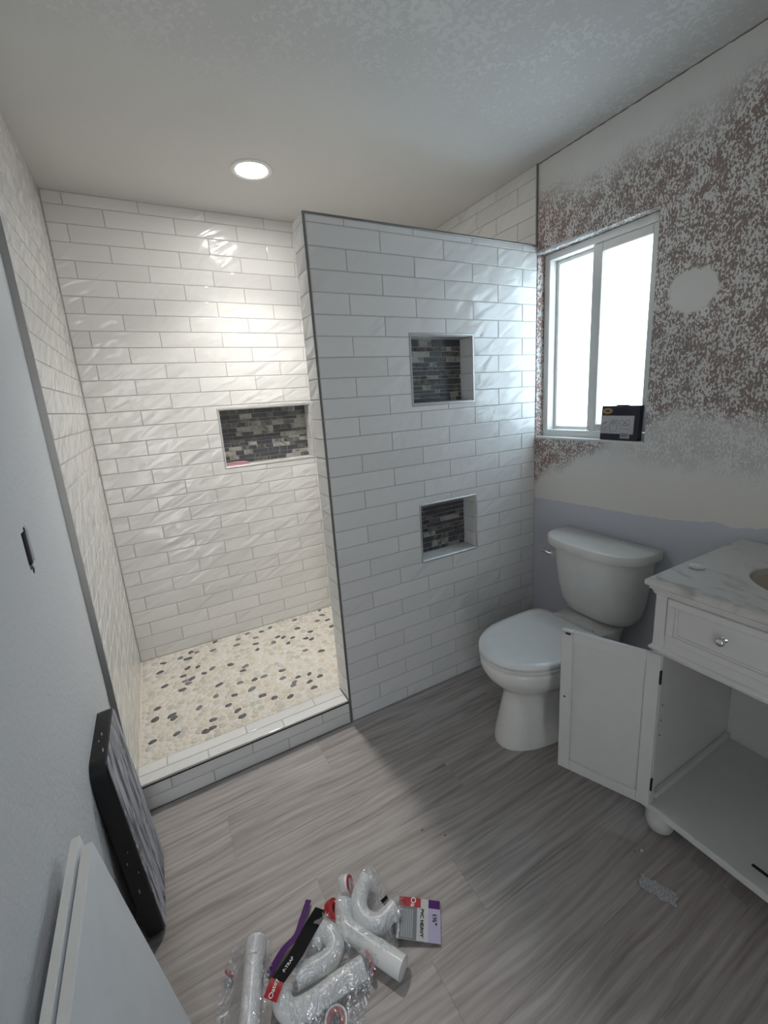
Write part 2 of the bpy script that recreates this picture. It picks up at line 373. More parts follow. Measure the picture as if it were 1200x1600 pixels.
# ---- tiles
TILE_CACHE = {}
def tile_mesh(cells, t=.0026, bev=.0022):
    key = (tuple(tuple(round(c*2000) for c in q_) for q_ in cells), t)
    if key in TILE_CACHE: return TILE_CACHE[key]
    bm = bmesh.new(); vd = {}
    A = sorted({round(c, 5) for q_ in cells for c in q_[:2]}); B = sorted({round(c, 5) for q_ in cells for c in q_[2:]})
    def V(a, b):
        if (a, b) not in vd: vd[(a, b)] = bm.verts.new((a, b, 0))
        return vd[(a, b)]
    fs = []
    for i in range(len(A)-1):
        for j in range(len(B)-1):
            ca, cb = (A[i]+A[i+1])/2, (B[j]+B[j+1])/2
            if any(q_[0] < ca < q_[1] and q_[2] < cb < q_[3] for q_ in cells):
                fs.append(bm.faces.new((V(A[i], B[j]), V(A[i+1], B[j]), V(A[i+1], B[j+1]), V(A[i], B[j+1]))))
    if len(fs) > 1: fs = bmesh.ops.dissolve_faces(bm, faces=fs)['region']
    f = list(bm.faces)[0]
    r = bmesh.ops.extrude_face_region(bm, geom=[f])
    tv = [g for g in r['geom'] if isinstance(g, bmesh.types.BMVert)]; tf = [g for g in r['geom'] if isinstance(g, bmesh.types.BMFace)][0]
    bmesh.ops.translate(bm, verts=tv, vec=(0, 0, t))
    bmesh.ops.bevel(bm, geom=list(tf.edges), offset=bev, segments=2, profile=.6, affect='EDGES')
    TILE_CACHE[key] = fin(bm, name='tile'); TILE_CACHE[key].materials.append(M['tile']); return TILE_CACHE[key]
GAP = .0034
def tile_rows(a0, a1, z0, z1, zref, je, jo, holes=(), pitch=P, length=L):
    """running-bond layout -> list of (list of cells)"""
    out = []
    for k in range(int(math.floor((zref-z1)/pitch)), int(math.ceil((zref-z0)/pitch))):
        hi = min(zref-k*pitch, z1)-GAP/2; lo = max(zref-(k+1)*pitch, z0)+GAP/2
        if hi-lo < .006: continue
        j = jo if k % 2 else je
        n0 = math.floor((a0-j)/length)
        x = j+n0*length
        while x < a1:
            l = max(x, a0)+GAP/2; r = min(x+length, a1)-GAP/2; x += length
            if r-l < .008: continue
            cells = [(l, r, lo, hi)]
            for h in holes:
                nc = []
                for c in cells:
                    if h[0] >= c[1] or h[1] <= c[0] or h[2] >= c[3] or h[3] <= c[2]: nc.append(c); continue
                    A = sorted({c[0], c[1]} | {v for v in h[:2] if c[0] < v < c[1]}); B = sorted({c[2], c[3]} | {v for v in h[2:] if c[2] < v < c[3]})
                    for i in range(len(A)-1):
                        for jj in range(len(B)-1):
                            if h[0] < (A[i]+A[i+1])/2 < h[1] and h[2] < (B[jj]+B[jj+1])/2 < h[3]: continue
                            nc.append((A[i], A[i+1], B[jj], B[jj+1]))
                cells = nc
            # connected components
            rest = cells[:]
            while rest:
                comp = [rest.pop()]; grew = True
                while grew:
                    grew = False
                    for c in rest[:]:
                        for d in comp:
                            if (abs(c[1]-d[0]) < 1e-6 or abs(c[0]-d[1]) < 1e-6) and min(c[3], d[3])-max(c[2], d[2]) > 1e-6 or (abs(c[3]-d[2]) < 1e-6 or abs(c[2]-d[3]) < 1e-6) and min(c[1], d[1])-max(c[0], d[0]) > 1e-6:
                                comp.append(c); rest.remove(c); grew = True; break
                l_, r_ = min(c[0] for c in comp), max(c[1] for c in comp); b_, t_ = min(c[2] for c in comp), max(c[3] for c in comp)
                if r_-l_ > .006 and t_-b_ > .006: out.append((comp, l_, r_, b_, t_))
    return out
def lay(parent, items, plane, mat=None, name='tile', t=.0026):
    """plane(a,b) -> Matrix placing local (u,v,n) at wall coordinates a,b; u may be mirrored (sign)"""
    for comp, l, r, b, tt in items:
        ca, cb = (l+r)/2, (b+tt)/2; mt, sg = plane(ca, cb)
        cells = []
        for c in sorted(comp):
            q0, q1 = c[0]-ca, c[1]-ca
            if sg < 0: q0, q1 = -q1, -q0
            cells.append((q0, q1, c[2]-cb, c[3]-cb))
        o = link(name, tile_mesh(cells, t), None, parent, mt)
        if mat:
            o.material_slots[0].link = 'OBJECT'; o.material_slots[0].material = mat
def pl_ny(y, t=.0026): return lambda a, b: (frame((a, y+t, b), (1, 0, 0), (0, 0, 1), (0, -1, 0)), 1)     # faces -y, tile face at y
def pl_px(x, t=.0026): return lambda a, b: (frame((x-t, a, b), (0, 1, 0), (0, 0, 1), (1, 0, 0)), 1)
def pl_nx(x, t=.0026): return lambda a, b: (frame((x+t, a, b), (0, -1, 0), (0, 0, 1), (-1, 0, 0)), -1)
def pl_pz(z, t=.0026): return lambda a, b: (frame((a, b, z-t), (1, 0, 0), (0, 1, 0), (0, 0, 1)), 1)
def pl_nz(z, t=.0026): return lambda a, b: (frame((a, b, z+t), (1, 0, 0), (0, -1, 0), (0, 0, -1)), 1)
GR = .0020           # grout lies this far behind the tile faces

# ------------------------------------------------------------------ the room shell
# ceiling
bm = bmesh.new(); add_box(bm, (-.2, YR-.1, H), (W+.2, D+.15, H+.08))
ceiling = tag(link('ceiling', fin(bm), M['ceiling']), kind='structure')
# floor: sub-floor + single planks along x
bm = bmesh.new(); add_box(bm, (-.2, YR-.1, -.05), (W+.2, D+.15, -.0062))
floor = tag(link('floor', fin(bm), simple('sub_floor', (.10, .09, .08, 1), .9)), kind='structure')
PW = .181; PLN = 1.22; pmesh = {}
yy = -.001; row = 0
while yy > YR+.01:
    y0 = max(yy-PW, YR); st = [-.55, -.95, -.15, -.74, -.35][row % 5]
    x = st
    while x < XR:
        l = max(x, XL+.001)+.00012; r = min(x+PLN, XR-.001)-.00012
        if r-l > .03:
            key = (round(r-l, 3), round(yy-y0, 3))
            if key not in pmesh:
                b2 = bmesh.new(); w2, h2 = (r-l)/2, (yy-y0)/2-.00012
                add_box(b2, (-w2, -h2, -.006), (w2, h2, 0))
                bmesh.ops.bevel(b2, geom=[e_ for e_ in b2.edges if all(v.co.z > -.001 for v in e_.verts)], offset=.00035, segments=1, affect='EDGES')
                pmesh[key] = fin(b2); pmesh[key].materials.append(M['plank'])
            link('plank', pmesh[key], None, floor, Matrix.Translation(((l+r)/2, (yy+y0)/2, 0)))
        x += PLN
    yy = y0; row += 1

# left wall (painted board with a cut-out for a switch) + tiled shower part
HOLE = (-.492, -.436, 1.133, 1.216)
bm = bmesh.new(); slab_with_holes(bm, (1, 2, 0), (XL-.1, YR, -.05), (XL, D+.15, H), [HOLE])
wall_left = tag(link('wall_left', fin(bm), M['left_wall']), kind='structure')
box('grout_bed', (XL, -.012, 0), (-GR, D, H), M['grout'], wall_left)
lay(wall_left, tile_rows(-.010, D-.002, ZS, H-.001, ZB, .02, .171), pl_px(0))
box('tile_edge_trim', (XL-.001, -.0150, 0), (.0012, -.0105, H), M['trim'], wall_left)
# switch cut-out: electrical box behind ragged plaster
sb = box('switch_box_back', (XL-.062, HOLE[0], HOLE[2]), (XL-.058, HOLE[1], HOLE[3]), M['dark'], wall_left)
box('switch_box_side', (XL-.06, HOLE[1]-.004, HOLE[2]), (XL-.004, HOLE[1]-.0005, HOLE[3]), simple('grey_box_plastic', (.16, .16, .18, 1), .6), wall_left)
box('switch_box_side', (XL-.06, HOLE[0]+.0005, HOLE[2]), (XL-.004, HOLE[0]+.004, HOLE[3]), M['dark'], wall_left)
for i, (yc, zc, r_) in enumerate([(-.448, 1.222, .011), (-.461, 1.219, .007), (-.452, 1.130, .010), (-.470, 1.128, .008), (-.443, 1.136, .007)]):
    b2 = bmesh.new(); bmesh.ops.create_icosphere(b2, subdivisions=2, radius=r_)
    for v in b2.verts: v.co = Vector((v.co.x*.35, v.co.y, v.co.z))*(1+.5*(random.random()-.5))
    o = link('plaster_chip', fin(b2, 60), M['dark'] if i in (1, 3) else M['left_wall'], wall_left); o.location = (XL-.001, yc, zc)

# back wall with niche
NB = (.609, 1.138, 1.115, 1.437)
bm = bmesh.new(); slab_with_holes(bm, (0, 2, 1), (XL-.1, D+GR, -.05), (W+.2, D+.10, H), [NB]); add_box(bm, (NB[0]-.02, D+.1005, NB[2]-.02), (NB[1]+.02, D+.12, NB[3]+.02))
wall_back = tag(link('wall_back', fin(bm), M['grout']), kind='structure')
TW = .008
lay(wall_back, tile_rows(0.0005, W, ZS, H-.001, ZB, .2308, .0794, [(NB[0]-TW-.001, NB[1]+TW+.001, NB[2]-TW-.001, NB[3]+TW+.001)]), pl_ny(D))

# partition wall with two niches
N1 = (1.271, 1.600, 1.408, 1.693); N2 = (1.281, 1.598, .684, .950)
bm = bmesh.new(); slab_with_holes(bm, (0, 2, 1), (XE+GR, GR, -.004), (XR, .092, ZT-GR), [N1, N2]); add_box(bm, (XE+GR, .0925, -.004), (W, PT-GR, ZT-GR))
wall_part = tag(link('wall_partition', fin(bm), M['grout']), kind='structure')
tag(wall_part, 'free-standing tiled partition wall beside the toilet with two small square niches', None)
E_ = .009
grow = lambda h, g: (h[0]-g, h[1]+g, h[2]-g, h[3]+g)
lay(wall_part, tile_rows(XE+E_, XR-.001, .002, ZT-.007, ZP, XE+.3063, XE+.158, [grow(N1, TW+.001), grow(N2, TW+.001)]), pl_ny(0))
lay(wall_part, tile_rows(.003, PT-.002, .115, ZT-.003, ZP, -1, -1, length=5), pl_nx(XE))
lay(wall_part, tile_rows(XE+.001, W-.001, ZS, ZT-.002, ZP, XE+.3063, XE+.158), lambda a, b: (frame((a, PT-.0026, b), (-1, 0, 0), (0, 0, 1), (0, 1, 0)), -1))
lay(wall_part, tile_rows(XE+.001, W-.001, .003, PT-.002, PT, XE+.3063, XE+.158), pl_pz(ZT-.0005))
def trim_bar(name, lo, hi, mat, parent, bev=.0012): return box(name, lo, hi, mat, parent, bev, 1)
trim_bar('corner_trim', (XE-.0012, -.0015, .001), (XE+.0080, .0016, ZT), M['trim'], wall_part)
trim_bar('top_trim', (XE+.0080, -.0013, ZT-.0065), (W-.001, .003, ZT+.0008), M['trim'], wall_part)

# right wall with window opening + tiled shower part
WO = (-.575, -.003, 1.197, 2.062)
bm = bmesh.new(); slab_with_holes(bm, (1, 2, 0), (XR, YR, -.05), (XR+.15, D+.15, H), [WO])
wall_right = tag(link('wall_right', fin(bm), M['right_wall']), kind='structure')
box('grout_bed', (W+GR, .004, 0), (XR, D, H), M['grout'], wall_right)
lay(wall_right, tile_rows(.003, D-.002, ZS, H-.001, ZB, .1185, .2695), pl_nx(W))
box('tile_edge_trim', (W-.0005, -.0012, ZT), (XR+.001, .0035, H), M['trim'], wall_right)
# rough bead of filler along the top of the window reveal and along the ceiling joint
def bead(name, a, b_, r_, mat, parent, n_=46):
    a, b_ = Vector(a), Vector(b_); b2 = bmesh.new(); path = [a.lerp(b_, i/n_)+Vector((0, 0, random.uniform(-1, 1)*r_*.35)) for i in range(n_+1)]
    rr = [r_*random.uniform(.55, 1.25) for _ in range(n_+2)]
    tube_bm(b2, path, r_, n_=8, radf=lambda t: rr[int(t*n_)]); return link(name, fin(b2, 60), mat, parent)
bead('filler_bead', (XR+.002, WO[1], WO[3]+.004), (XR+.002, -.30, WO[3]+.004), .009, M['left_wall'], wall_right)
bead('cracked_joint', (XR, .0, H-.001), (XR, YR, H-.001), .0032, simple('grey_crack', (.24, .22, .20, 1), .9), wall_right, 150)

# rear wall behind the camera, with a narrow opening added to let in fill light
bm = bmesh.new(); slab_with_holes(bm, (0, 2, 1), (XL-.1, YR-.1, -.05), (W+.2, YR, H), [FILL_OPENING])
wall_rear = tag(link('wall_rear', fin(bm), M['plain_wall']), kind='structure')

# shower floor
bm = bmesh.new(); add_box(bm, (-.001, .1155, -.004), (W, D, ZS-.0012))
floor_sh = tag(link('floor_shower', fin(bm), M['cream_grout']), kind='structure')

# ------------------------------------------------------------------ niches: trim, side tiles, mosaic backs
def niche(parent, h, y0, depth, joints_z, hmin, rs, sill_white=True):
    rng = random.Random(rs)
    x0, x1, z0, z1 = h; y1 = y0+depth; tm = M['trim_light']
    for lo, hi in (((x0-TW, y0-.0018, z0-TW), (x1+TW, y0+.003, z0)), ((x0-TW, y0-.0018, z1), (x1+TW, y0+.003, z1+TW)), ((x0-TW, y0-.0018, z0), (x0, y0+.003, z1)), ((x1, y0-.0018, z0), (x1+TW, y0+.003, z1))):
        trim_bar('niche_trim', lo, hi, tm, parent)
    # lining tiles (thin, proud of the wall core)
    t = .003; zs = [z0+t]+sorted(z for z in joints_z if z0+.02 < z < z1-.02)+[z1-t]
    for a, b in zip(zs, zs[1:]):
        for lo, hi in (((x0+.0002, y0+.003, a+.001), (x0+t, y1, b-.001)), ((x1-t, y0+.003, a+.001), (x1-.0002, y1, b-.001))): box('lining_tile', lo, hi, M['tile'], parent, .0008, 1)
    n_ = max(1, round((x1-x0)/L)); xs = [x0+t+(x1-x0-2*t)*i/n_ for i in range(n_+1)]
    for a, b in zip(xs, xs[1:]):
        box('lining_tile', (a+.0006, y0+.003, z0+.0002), (b-.0006, y1, z0+t), M['tile'], parent, .0008, 1); box('lining_tile', (a+.0006, y0+.003, z1-t), (b-.0006, y1, z1-.0002), M['tile'], parent, .0008, 1)
    box('mosaic_grout', (x0+t, y1-.0015, z0+t), (x1-t, y1-.0002, z1-t), M['mosaic_grout'], parent)
    z = z0+t+.001; g = .0021
    while z < z1-t-.006:
        hh = rng.choice([.0150, .0200, .0285, .0200, .0235]); ze = min(z+hh, z1-t-.001)
        if z1-t-ze < .010: ze = z1-t-.001
        x = x0+t-rng.uniform(0, .05)
        while x < x1-t:
            w = rng.choice([.032, .05, .07, .095, .12]); l = max(x, x0+t+.0005); r = min(x+w, x1-t-.0005); x += w
            if r-l < .007: continue
            m = rng.choices(['slate', 'smoke', 'ash'], [.48, .32, .20])[0]
            box('mosaic_strip', (l+g/2, y1-.0045, z+g/2), (r-g/2, y1-.001, ze-g/2), M[m], parent, .0006, 1)
        z = ze
rowz = [ZP-k*P for k in range(30)]
niche(wall_part, N1, 0, .090, rowz, 0, 3); niche(wall_part, N2, 0, .090, rowz, 0, 4)
niche(wall_back, NB, D, .095, [ZB-k*P for k in range(32)], 0, 5)

# ------------------------------------------------------------------ shower curb
ZC = .1135
curb = empty('shower_curb', (0, 0, 0)); tag(curb, 'low white tiled curb with dark metal edge at the shower entrance', 'curb')
bm = bmesh.new(); add_box(bm, (.001, GR, 0), (XE-.002, .1150, ZC-GR)); link('core', fin(bm), M['grout'], curb)
lay(curb, tile_rows(.001, XE-.004, .002, ZC-.006, .0565, .255, .109, pitch=.0540), pl_ny(0))
lay(curb, tile_rows(.001, XE-.003, .007, .1150, .0575, .248, .102, pitch=.0545), pl_pz(ZC))
box('edge_trim', (.001, -.0016, ZC-.006), (XE-.0015, .006, ZC+.0006), M['trim'], curb, .001, 1)
o = box('edge_trim', (.001, -.0019, ZC-.0075), (XE-.0015, -.0005, ZC-.002), M['dark_hinge'], curb)

# ------------------------------------------------------------------ pebbles of the shower floor
def pebble_field():
    rng = random.Random(11); pts = []; x0, x1, y0, y1 = .006, 1.42, .120, D-.004
    cell = .0135; grid = {}
    tries = 0
    while tries < 26000:
        tries += 1
        x, y = rng.uniform(x0, x1), rng.uniform(y0, y1); d = .0255
        gx, gy = int(x/.03), int(y/.03); ok = True
        for i in (-1, 0, 1):
            for j in (-1, 0, 1):
                for q_ in grid.get((gx+i, gy+j), ()):
                    if (q_[0]-x)**2+((q_[1]-y)*1.12)**2 < d*d: ok = False; break
                if not ok: break
            if not ok: break
        if ok: pts.append((x, y)); grid.setdefault((gx, gy), []).append((x, y))
    big = []
    for (x, y) in pts:
        gx, gy = int(x/.03), int(y/.03)
        poly = [Vector((max(x-.03, x0), max(y-.03, y0))), Vector((min(x+.03, x1), max(y-.03, y0))), Vector((min(x+.03, x1), min(y+.03, y1))), Vector((max(x-.03, x0), min(y+.03, y1)))]
        c = Vector((x, y))
        for i in (-2, -1, 0, 1, 2):
            for j in (-2, -1, 0, 1, 2):
                for q_ in grid.get((gx+i, gy+j), ()):
                    if q_ == (x, y): continue
                    n_ = Vector(q_)-c; mid = (Vector(q_)+c)/2; d0 = n_.dot(mid); np_ = []
                    for a, b in zip(poly, poly[1:]+poly[:1]):
                        da, db = a.dot(n_)-d0, b.dot(n_)-d0
                        if da <= 0: np_.append(a)
                        if (da < 0) != (db < 0) and abs(da-db) > 1e-12: np_.append(a.lerp(b, da/(da-db)))
                    poly = np_
                    if len(poly) < 3: break
        if len(poly) < 3: continue
        cen = sum(poly, Vector((0, 0)))/len(poly)
        # radial outline, shrunk and rounded
        out = []; n_ = 10
        for k in range(n_):
            a = 2*math.pi*k/n_; d = Vector((math.cos(a), math.sin(a))); best = 1
            for p_, q_ in zip(poly, poly[1:]+poly[:1]):
                e2 = q_-p_; den = d.x*e2.y-d.y*e2.x
                if abs(den) < 1e-9: continue
                w = p_-cen; t = (w.x*e2.y-w.y*e2.x)/den; s_ = (w.x*d.y-w.y*d.x)/den
                if t > 0 and -1e-6 <= s_ <= 1+1e-6: best = min(best, t)
            out.append(best)
        mean = sum(out)/n_
        rad = [max(.003, min(.5*o_+.25*(out[k-1]+out[(k+1) % n_]), mean*1.5, o_)-.0013) for k, o_ in enumerate(out)]
        big.append((cen, rad))
    return big
PB = pebble_field(); rng = random.Random(21); items = []; darks = []
for cen, rad in PB:
    dark = rng.random() < .105 and sum(rad)/10 > .0085 and all((cen-c2).length > .035 or rng.random() < .12 for c2 in darks)
    if dark: darks.append(cen); mat = rng.choice([0, 0, 1]); a_ = rng.uniform(-.5, .9); rad = [(r_+.0004)*(1.16*math.cos(.628*k_-a_)**2+.78*math.sin(.628*k_-a_)**2)*rng.uniform(.9, 1.08) for k_, r_ in enumerate(rad)]
    else: mat = rng.choices([0, 1, 2, 3], [.4, .27, .25, .08])[0]
    p3 = Vector((cen.x, cen.y, ZS)); dist = (p3-CAM).dot(F_)
    vis = not (cen.x > .86+.55*(cen.y-.1))
    items.append(((sum(rad)/dist**2 if vis else 0)*(1.5 if dark else 1), cen, rad, dark, mat))
items.sort(key=lambda t: -t[0])
def pebble_geo(bm, c, rad, h=.0020):
    n_ = len(rad); ring = lambda s_, z: [bm.verts.new((c.x+r_*s_*math.cos(2*math.pi*k/n_), c.y+r_*s_*math.sin(2*math.pi*k/n_), z)) for k, r_ in enumerate(rad)]
    a, b = ring(1, -.001), ring(.86, h*.8); top = bm.verts.new((c.x, c.y, h)); fs = []
    for k in range(n_):
        fs.append(bm.faces.new((a[k], a[(k+1) % n_], b[(k+1) % n_], b[k]))); fs.append(bm.faces.new((b[k], b[(k+1) % n_], top)))
    return fs
rest = bmesh.new(); ALLP = PEB_L+PEB_D
for i, (sc_, cen, rad, dark, mat) in enumerate(items):
    if i < 300:
        b2 = bmesh.new(); pebble_geo(b2, Vector((0, 0)), rad)
        o = link('pebble', fin(b2, 60), (PEB_D if dark else PEB_L)[mat], floor_sh); o.location = (cen.x, cen.y, ZS)
    else:
        for f in pebble_geo(rest, cen, rad): f.material_index = mat+(4 if dark else 0)
me = fin(rest, 60)
for m_ in ALLP: me.materials.append(m_)
o = link('pebbles', me, None, floor_sh); o.location = (0, 0, ZS); o['kind'] = 'stuff'

# ------------------------------------------------------------------ ceiling light
LC = Vector((.823, .508, H))
led = empty('recessed_light', LC); tag(led, 'round flush LED downlight glowing white in the ceiling above the shower', 'ceiling light')
ring = lathe_mesh([(.066, -.004), (.072, -.0075), (.086, -.005), (.088, -.0005), (.066, -.0004)], 48); link('trim_ring', ring, simple('white_light_ring', (.8, .8, .78, 1), .4), led)
disc = lathe_mesh([(.0001, -.0042), (.067, -.0042), (.067, -.0008), (.0001, -.0008)], 48, False); link('diffuser', disc, mat_emit('led_diffuser', (1.0, .975, .925, 1), LED_GLOW), led)

la = bpy.data.lights.new('led_beam', 'AREA'); la.shape = 'DISK'; la.size = .125; la.energy = LED_WATTS; la.color = (1.0, .975, .925); la.spread = math.radians(LED_SPREAD)
lo_ = bpy.data.objects.new('led_beam', la); COL.objects.link(lo_); lo_.parent = led; lo_.location = (0, 0, -.006)
# ------------------------------------------------------------------ window
win = empty('window_1', (W+.06, -.289, 1.20)); tag(win, 'white vinyl sliding window with two frosted panes in the patched wall', None, kind='structure')
def wring(name, x0, x1, y0, y1, z0, z1, wl, wr, wb, wt, mat, par):
    """frame of four mitred-looking bars; y0>y1 (far to near)"""
    bs = (win.location.x, win.location.y, win.location.z)
    box(name+'_stile', (x0, y0, z0), (x1, y0-wl, z1), mat, par, .002, 1, bs); box(name+'_stile', (x0, y1+wr, z0), (x1, y1, z1), mat, par, .002, 1, bs)
    box(name+'_rail', (x0, y0-wl, z0), (x1, y1+wr, z0+wb), mat, par, .002, 1, bs); box(name+'_rail', (x0, y0-wl, z1-wt), (x1, y1+wr, z1), mat, par, .002, 1, bs)
fy0, fy1, fz0, fz1 = WO[1]-.002, WO[0]+.002, WO[2]+.002, WO[3]-.002
wring('frame', W+.055, W+.135, fy0, fy1, fz0, fz1, .033, .026, .034, .030, M['vinyl'], win)
wring('fixed_sash', W+.100, W+.130, fy0-.034, -.275, fz0+.036, fz1-.032, .016, .010, .014, .016, M['vinyl'], win)
wring('sliding_sash', W+.064, W+.092, -.262, fy1+.028, fz0+.036, fz1-.032, .047, .024, .030, .036, M['vinyl'], win)
def pane(lo, hi):
    return box('pane', lo, hi, M['glass'], win, 0, 1, tuple(win.location))
pane((W+.1135, fy0-.049, fz0+.049), (W+.1165, -.284, fz1-.047)); pane((W+.0765, -.308, fz0+.065), (W+.0795, fy1+.051, fz1-.067))
box('glazing_bead', (W+.074, -.305, fz0+.060), (W+.0765, -.309, fz1-.062), M['dark'], win, 0, 1, tuple(win.location))
box('sill', (XR-.003, WO[1]-.0015, WO[2]-.006), (W+.0555, WO[0]+.0015, WO[2]+.0045), M['vinyl'], win, .0015, 1, tuple(win.location))

# ------------------------------------------------------------------ toilet
TY = -.462; TB = (1.99, TY, 0)
toilet = empty('toilet', TB); tag(toilet, 'white two-piece toilet with closed lid between the tiled partition and the vanity', 'toilet')
def egg(xf, xb, hw, z, n_=40, ef=2.1, eb=3.4, split=.42):
    """horizontal section; xf front (small x) xb back, in world x; local to TB"""
    xc = xb-(xb-xf)*(1-split) if False else xf+(xb-xf)*.52
    out = []
    for k in range(n_):
        a = 2*math.pi*k/n_; c, s_ = math.cos(a), math.sin(a); ex = eb if c > 0 else ef
        r_ = (abs(c)**ex+abs(s_)**ex)**(-1/ex); ax = (xb-xc) if c > 0 else (xc-xf)
        out.append((xc+ax*r_*c-TB[0], hw*r_*s_, z))
    return out
bm = bmesh.new()
secs = [(1.318, 1.83, .122, 0), (1.316, 1.83, .124, .012), (1.324, 1.83, .121, .05), (1.345, 1.83, .112, .13), (1.360, 1.83, .106, .19), (1.366, 1.83, .105, .225), (1.352, 1.82, .122, .250), (1.318, 1.81, .150, .282), (1.288, 1.80, .171, .315), (1.272, 1.79, .181, .345), (1.268, 1.78, .184, .372), (1.270, 1.775, .183, .386), (1.278, 1.77, .177, .392)]
loft(bm, [egg(*s_) for s_ in secs]); link('bowl', fin(bm, 60), M['ceramic'], toilet)
bm = bmesh.new(); loft(bm, [egg(x0_, 1.975, hw, z, eb=5, ef=3.0) for x0_, hw, z in ((1.70, .085, .0), (1.70, .09, .20), (1.68, .11, .31), (1.66, .125, .37), (1.655, .128, .398), (1.66, .123, .405))]); link('tank_deck', fin(bm, 60), M['ceramic'], toilet)
bm = bmesh.new(); loft(bm, [egg(x0_, 1.742, hw, z, eb=4.5) for x0_, hw, z in ((1.286, .170, .3905), (1.286, .170, .3965), (1.269, .184, .3975), (1.266, .186, .400), (1.266, .186, .4085), (1.271, .182, .411))]); link('seat', fin(bm, 50), M['seat'], toilet)
bm = bmesh.new(); loft(bm, [egg(x0_, xb_, hw, z, eb=7.5) for x0_, xb_, hw, z in ((1.286, 1.735, .170, .4105), (1.286, 1.735, .170, .4150), (1.269, 1.744, .183, .4160), (1.266, 1.746, .186, .4185), (1.266, 1.746, .186, .4270), (1.270, 1.743, .183, .4310), (1.30, 1.72, .162, .4328), (1.42, 1.62, .06, .4335))]); link('seat_lid', fin(bm, 50), M['seat'], toilet)
for s_ in (-1, 1):
    bm = bmesh.new(); tube_bm(bm, [(1.752-TB[0], s_*.075-.022, .418), (1.752-TB[0], s_*.075+.022, .418)], .011, n_=14); link('hinge', fin(bm, 50), M['seat'], toilet)
def tank_sec(xf, xb, hw, z, n_=36, corner=.02, bulge=.055):
    """D-shaped plan: straight back on the wall, bowed front"""
    pts = [(xb, hw*.995, z), (xb, -hw*.995, z)]; ex = 3.1; out = [(xb-TB[0], -hw*.99, z)]
    for k in range(n_+1):
        t = -1+2*k/n_; yv = hw*math.copysign(1-(1-abs(t))**1.35, t); r_ = (1-abs(yv/hw)**3.0)**(1/2.2)
        xs = xb-(xb-xf)*(.40+.60*r_); out.append((xs-TB[0], yv, z))
    out.append((xb-TB[0], hw*.99, z)); return out
bm = bmesh.new()
loft(bm, [tank_sec(*s_) for s_ in ((1.900, 1.965, .105, .405), (1.862, 1.972, .145, .412), (1.842, 1.976, .165, .430), (1.828, 1.978, .178, .470), (1.815, 1.980, .190, .54), (1.803, 1.981, .203, .64), (1.797, 1.982, .213, .7295))]); link('tank', fin(bm, 50), M['ceramic'], toilet)
bm = bmesh.new()
loft(bm, [tank_sec(*s_) for s_ in ((1.786, 1.984, .224, .7285), (1.773, 1.986, .234, .7300), (1.770, 1.987, .2365, .7330), (1.770, 1.987, .2370, .7670), (1.773, 1.986, .2345, .7705), (1.781, 1.984, .228, .7725))]); link('tank_lid', fin(bm, 50), M['ceramic'], toilet)
lv = Vector((1.835-TB[0], -.290-TY, .690))
bm = bmesh.new(); tube_bm(bm, [(1.850-TB[0], -.296-TY, .683), (1.812-TB[0], -.288-TY, .683)], .0135, n_=16)
tube_bm(bm, smooth_path([(1.814-TB[0], -.286-TY, .683), (1.806-TB[0], -.275-TY, .686), (1.796-TB[0], -.262-TY, .694), (1.785-TB[0], -.252-TY, .698)]), .007, n_=12, radf=lambda t: .006+.004*t); link('flush_lever', fin(bm, 50), M['chrome'], toilet)

# ------------------------------------------------------------------ vanity
VX = 1.46; VL = -.967; VR = -1.533; VB = (1.72, -1.25, 0)
van = empty('vanity', VB); tag(van, 'white vanity cabinet with one drawer, bun feet and its left door hanging open', 'vanity')
cb = M['cabinet']; B = lambda name, lo, hi, bev=.0015, mat=cb, par=van: box(name, lo, hi, mat, par, bev, 1, VB)
B('side_panel', (VX+.018, VL, .10), (1.982, VL-.018, .866)); B('side_panel', (VX+.018, VR+.018, .10), (1.982, VR, .866))
B('back_panel', (1.966, VL-.018, .10), (1.982, VR+.018, .866)); B('cabinet_floor', (VX+.0005, VL-.0185, .10), (1.966, VR+.0185, .120))
B('bottom_rail', (VX-.003, VL-.001, .096), (VX+.018, VR+.001, .1195), .002)
for a in (VL, VR+.034): B('post', (VX-.001, a, .119), (VX+.0175, a-.034, .846))
B('drawer_rail', (VX, VL-.034, .655), (VX+.017, VR+.034, .708)); B('top_rail', (VX, VL-.034, .846), (VX+.017, VR+.034, .866))
# ledge moulding under the drawer and cornice below the counter
def moulding(name, prof):
    """sweep a small profile (out, z) round left side, front and right side"""
    bm = bmesh.new(); rings = []
    for (px, py, dx, dy) in ((1.982, VL, 0, 1), (VX, VL, -1, 1), (VX, VR, -1, -1), (1.982, VR, 0, -1)):
        rings.append([(px+dx*o_-VB[0], py+dy*o_-VB[1], z) for o_, z in prof])
    loft(bm, rings); return link(name, fin(bm, 30), cb, van)
moulding('ledge_moulding', [(-.001, .664), (.005, .664), (.008, .667), (.008, .672), (.005, .676), (.002, .678), (-.001, .680)])
moulding('cornice', [(-.001, .842), (.003, .842), (.006, .848), (.008, .854), (.014, .859), (.014, .866), (-.001, .866)])
